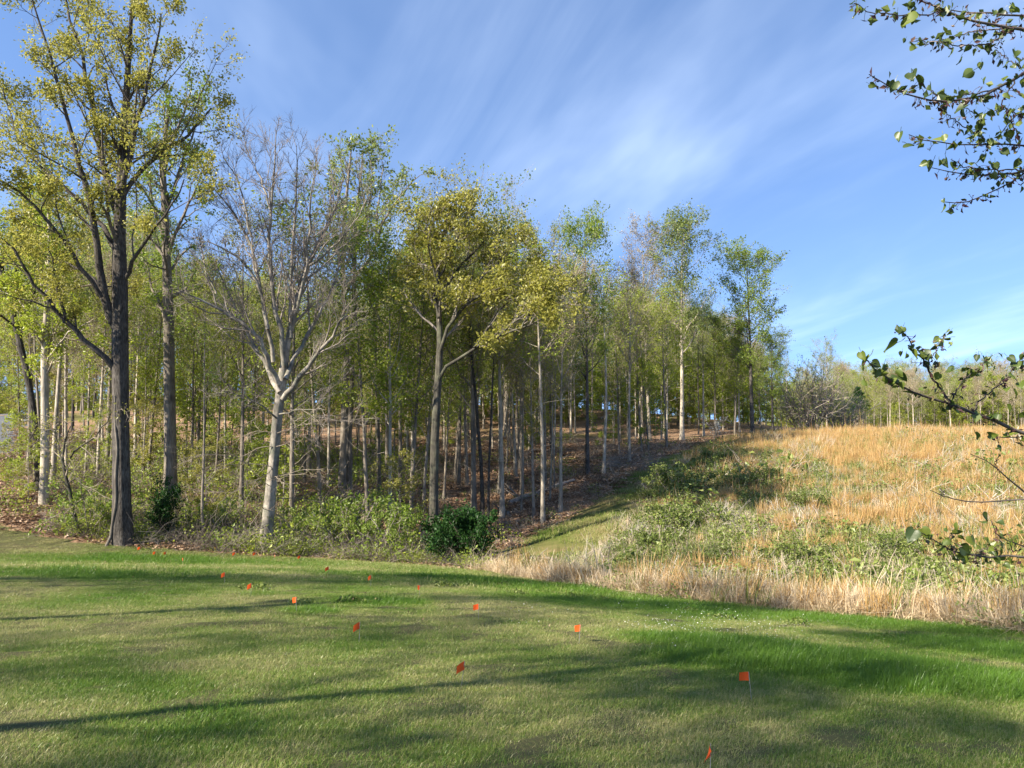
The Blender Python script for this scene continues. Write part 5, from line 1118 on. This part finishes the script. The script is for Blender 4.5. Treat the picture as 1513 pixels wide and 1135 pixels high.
LV = [(1265, 8, 17), (1345, 18, 27), (1338, 28, 14), (1347, 107, 19), (1353, 112, 22), (1323, 120, 16), (1438, 104, 17), (1424, 162, 20), (1430, 155, 18), (1346, 66, 15), (1357, 60, 11), (1407, 71, 12), (1463, 65, 14), (1285, 124, 10), (1339, 212, 16), (1330, 195, 14), (1355, 208, 11), (1490, 193, 14), (1397, 234, 14), (1378, 238, 15), (1395, 302, 11),
      (1326, 506, 24), (1284, 527, 22), (1272, 520, 14), (1288, 535, 14), (1307, 538, 14), (1323, 548, 14), (1331, 551, 14), (1316, 556, 14), (1276, 560, 14), (1365, 519, 17), (1347, 518, 14), (1334, 483, 12), (1403, 499, 13), (1428, 543, 15), (1441, 549, 15), (1410, 545, 13), (1456, 537, 12), (1498, 576, 13), (1441, 638, 13), (1460, 642, 13), (1352, 783, 21), (1361, 781, 18), (1409, 776, 14), (1452, 759, 13), (1434, 792, 15), (1477, 810, 15), (1418, 808, 20), (1424, 817, 16), (1474, 771, 11),
      (1503, 535, 12), (1490, 527, 12), (1480, 524, 11), (1508, 565, 13), (1495, 600, 14), (1508, 610, 13), (1475, 612, 12), (1448, 232, 12), (1470, 240, 12), (1500, 75, 14), (1510, 88, 12), (1497, 10, 14), (1483, 14, 12), (1420, 85, 11), (1452, 118, 12), (1450, 92, 10), (1505, 140, 12), (1487, 137, 12), (1400, 145, 13), (1352, 132, 11), (1334, 130, 11), (1370, 240, 11), (1408, 212, 11), (1388, 236, 11), (1440, 196, 13), (1455, 228, 12), (1480, 222, 12), (1505, 236, 12)]
branches = []
for bi, (px, d0, d1, w0, w1, leafy) in enumerate(BR):
    n = len(px); dd = np.linspace(d0, d1, n); poly = [pix(u, v, q) for (u, v), q in zip(px, dd)]; rad = list(np.linspace(w0, w1, n) * 0.5 * dd / F)
    if px[0][0] >= 1525:                                                       # runs on to the trunk, out of the picture
        zc_ = max(poly[0][2] - 0.35, tz + 0.5); j = np.interp(zc_, q_z := trunk_pts[:, 2], trunk_pts[:, 0]); poly = [np.array([j, ty, zc_]), (np.array([j, ty, zc_]) + poly[0]) / 2 + np.array([0, 0, 0.06])] + poly; rad = [rad[0] * 2.2, rad[0] * 1.5] + rad
    P, R = resample(poly, rad, 26); P[1:-1] += rr.normal(0, 0.0035, P[1:-1].shape); mb = MB()
    v, f = tubes(P[None], R[None], 7, rr, 0.08); mb.add(v, f, 0, smooth=True)
    branches.append([P, R, mb, leafy, link])
bobs = []
for P, R, mb, leafy, _ in branches:
    # buds, pod stalks and tiny folded leaves along the branch
    ok = np.nonzero(P[:, 0] / P[:, 1] < 0.78)[0]
    if len(ok) > 3:
        Q = P[ok]; L_ = np.linalg.norm(np.diff(Q, axis=0), axis=1).sum(); k = int(L_ * (55 if leafy else 8)) + 2
        t = rr.random(k) * (len(Q) - 1.01); i = t.astype(int); fr_ = (t - i)[:, None]; S0 = Q[i] * (1 - fr_) + Q[i + 1] * fr_
        D_ = rr.normal(0, 0.6, (k, 3)); D_[:, 2] -= 0.35; a, b = grow(rr, S0, D_, rr.uniform(0.012, 0.045, k), np.full(k, 0.0011), 3, 0.25, -0.25, 0.7); v, f = tubes(a, b, 3); mb.add(v, f, 1)
        if leafy:
            e_ = a[:, -1]; v, f = leaf_quads(rr, e_, 0.02, 0.2, 0.5, 0.35); mb.add(v, f, 1, rr.random(len(e_)))
            k2 = int(L_ * 30); t = rr.random(k2) * (len(Q) - 1.01); i = t.astype(int); v, f = leaf_quads(rr, Q[i] + rr.normal(0, 0.016, (k2, 3)), 0.031, 0.3, 0.7, 0.3); mb.add(v, f, 2, rr.random(k2))
    bobs.append(link('branch', mb.mesh('branch', [M['twig_dark'], M['redbud_pod'], M['redbud_leaf']], org), red))
allp = np.concatenate([b[0] for b in branches]); own = np.concatenate([[i] * len(b[0]) for i, b in enumerate(branches)])
au, av = to_pix(allp)
for u, v, s in LV:
    j = int(np.argmin((au - u) ** 2 + (av - v) ** 2)); d = allp[j, 1]
    add_leaf(bobs[own[j]], pix(u, v, d - 0.01 * rr.random()), s * 1.05 * d / F, rr)
for bi, (P, R, mb, leafy, _) in enumerate(branches):
    if not leafy: continue
    for _ in range(7):
        j = rr.integers(10, 26); 
        if P[j, 0] / P[j, 1] > 0.76: continue
        add_leaf(bobs[bi], P[j] + rr.normal(0, 0.02, 3), rr.uniform(7, 13) * P[j, 1] / F, rr)
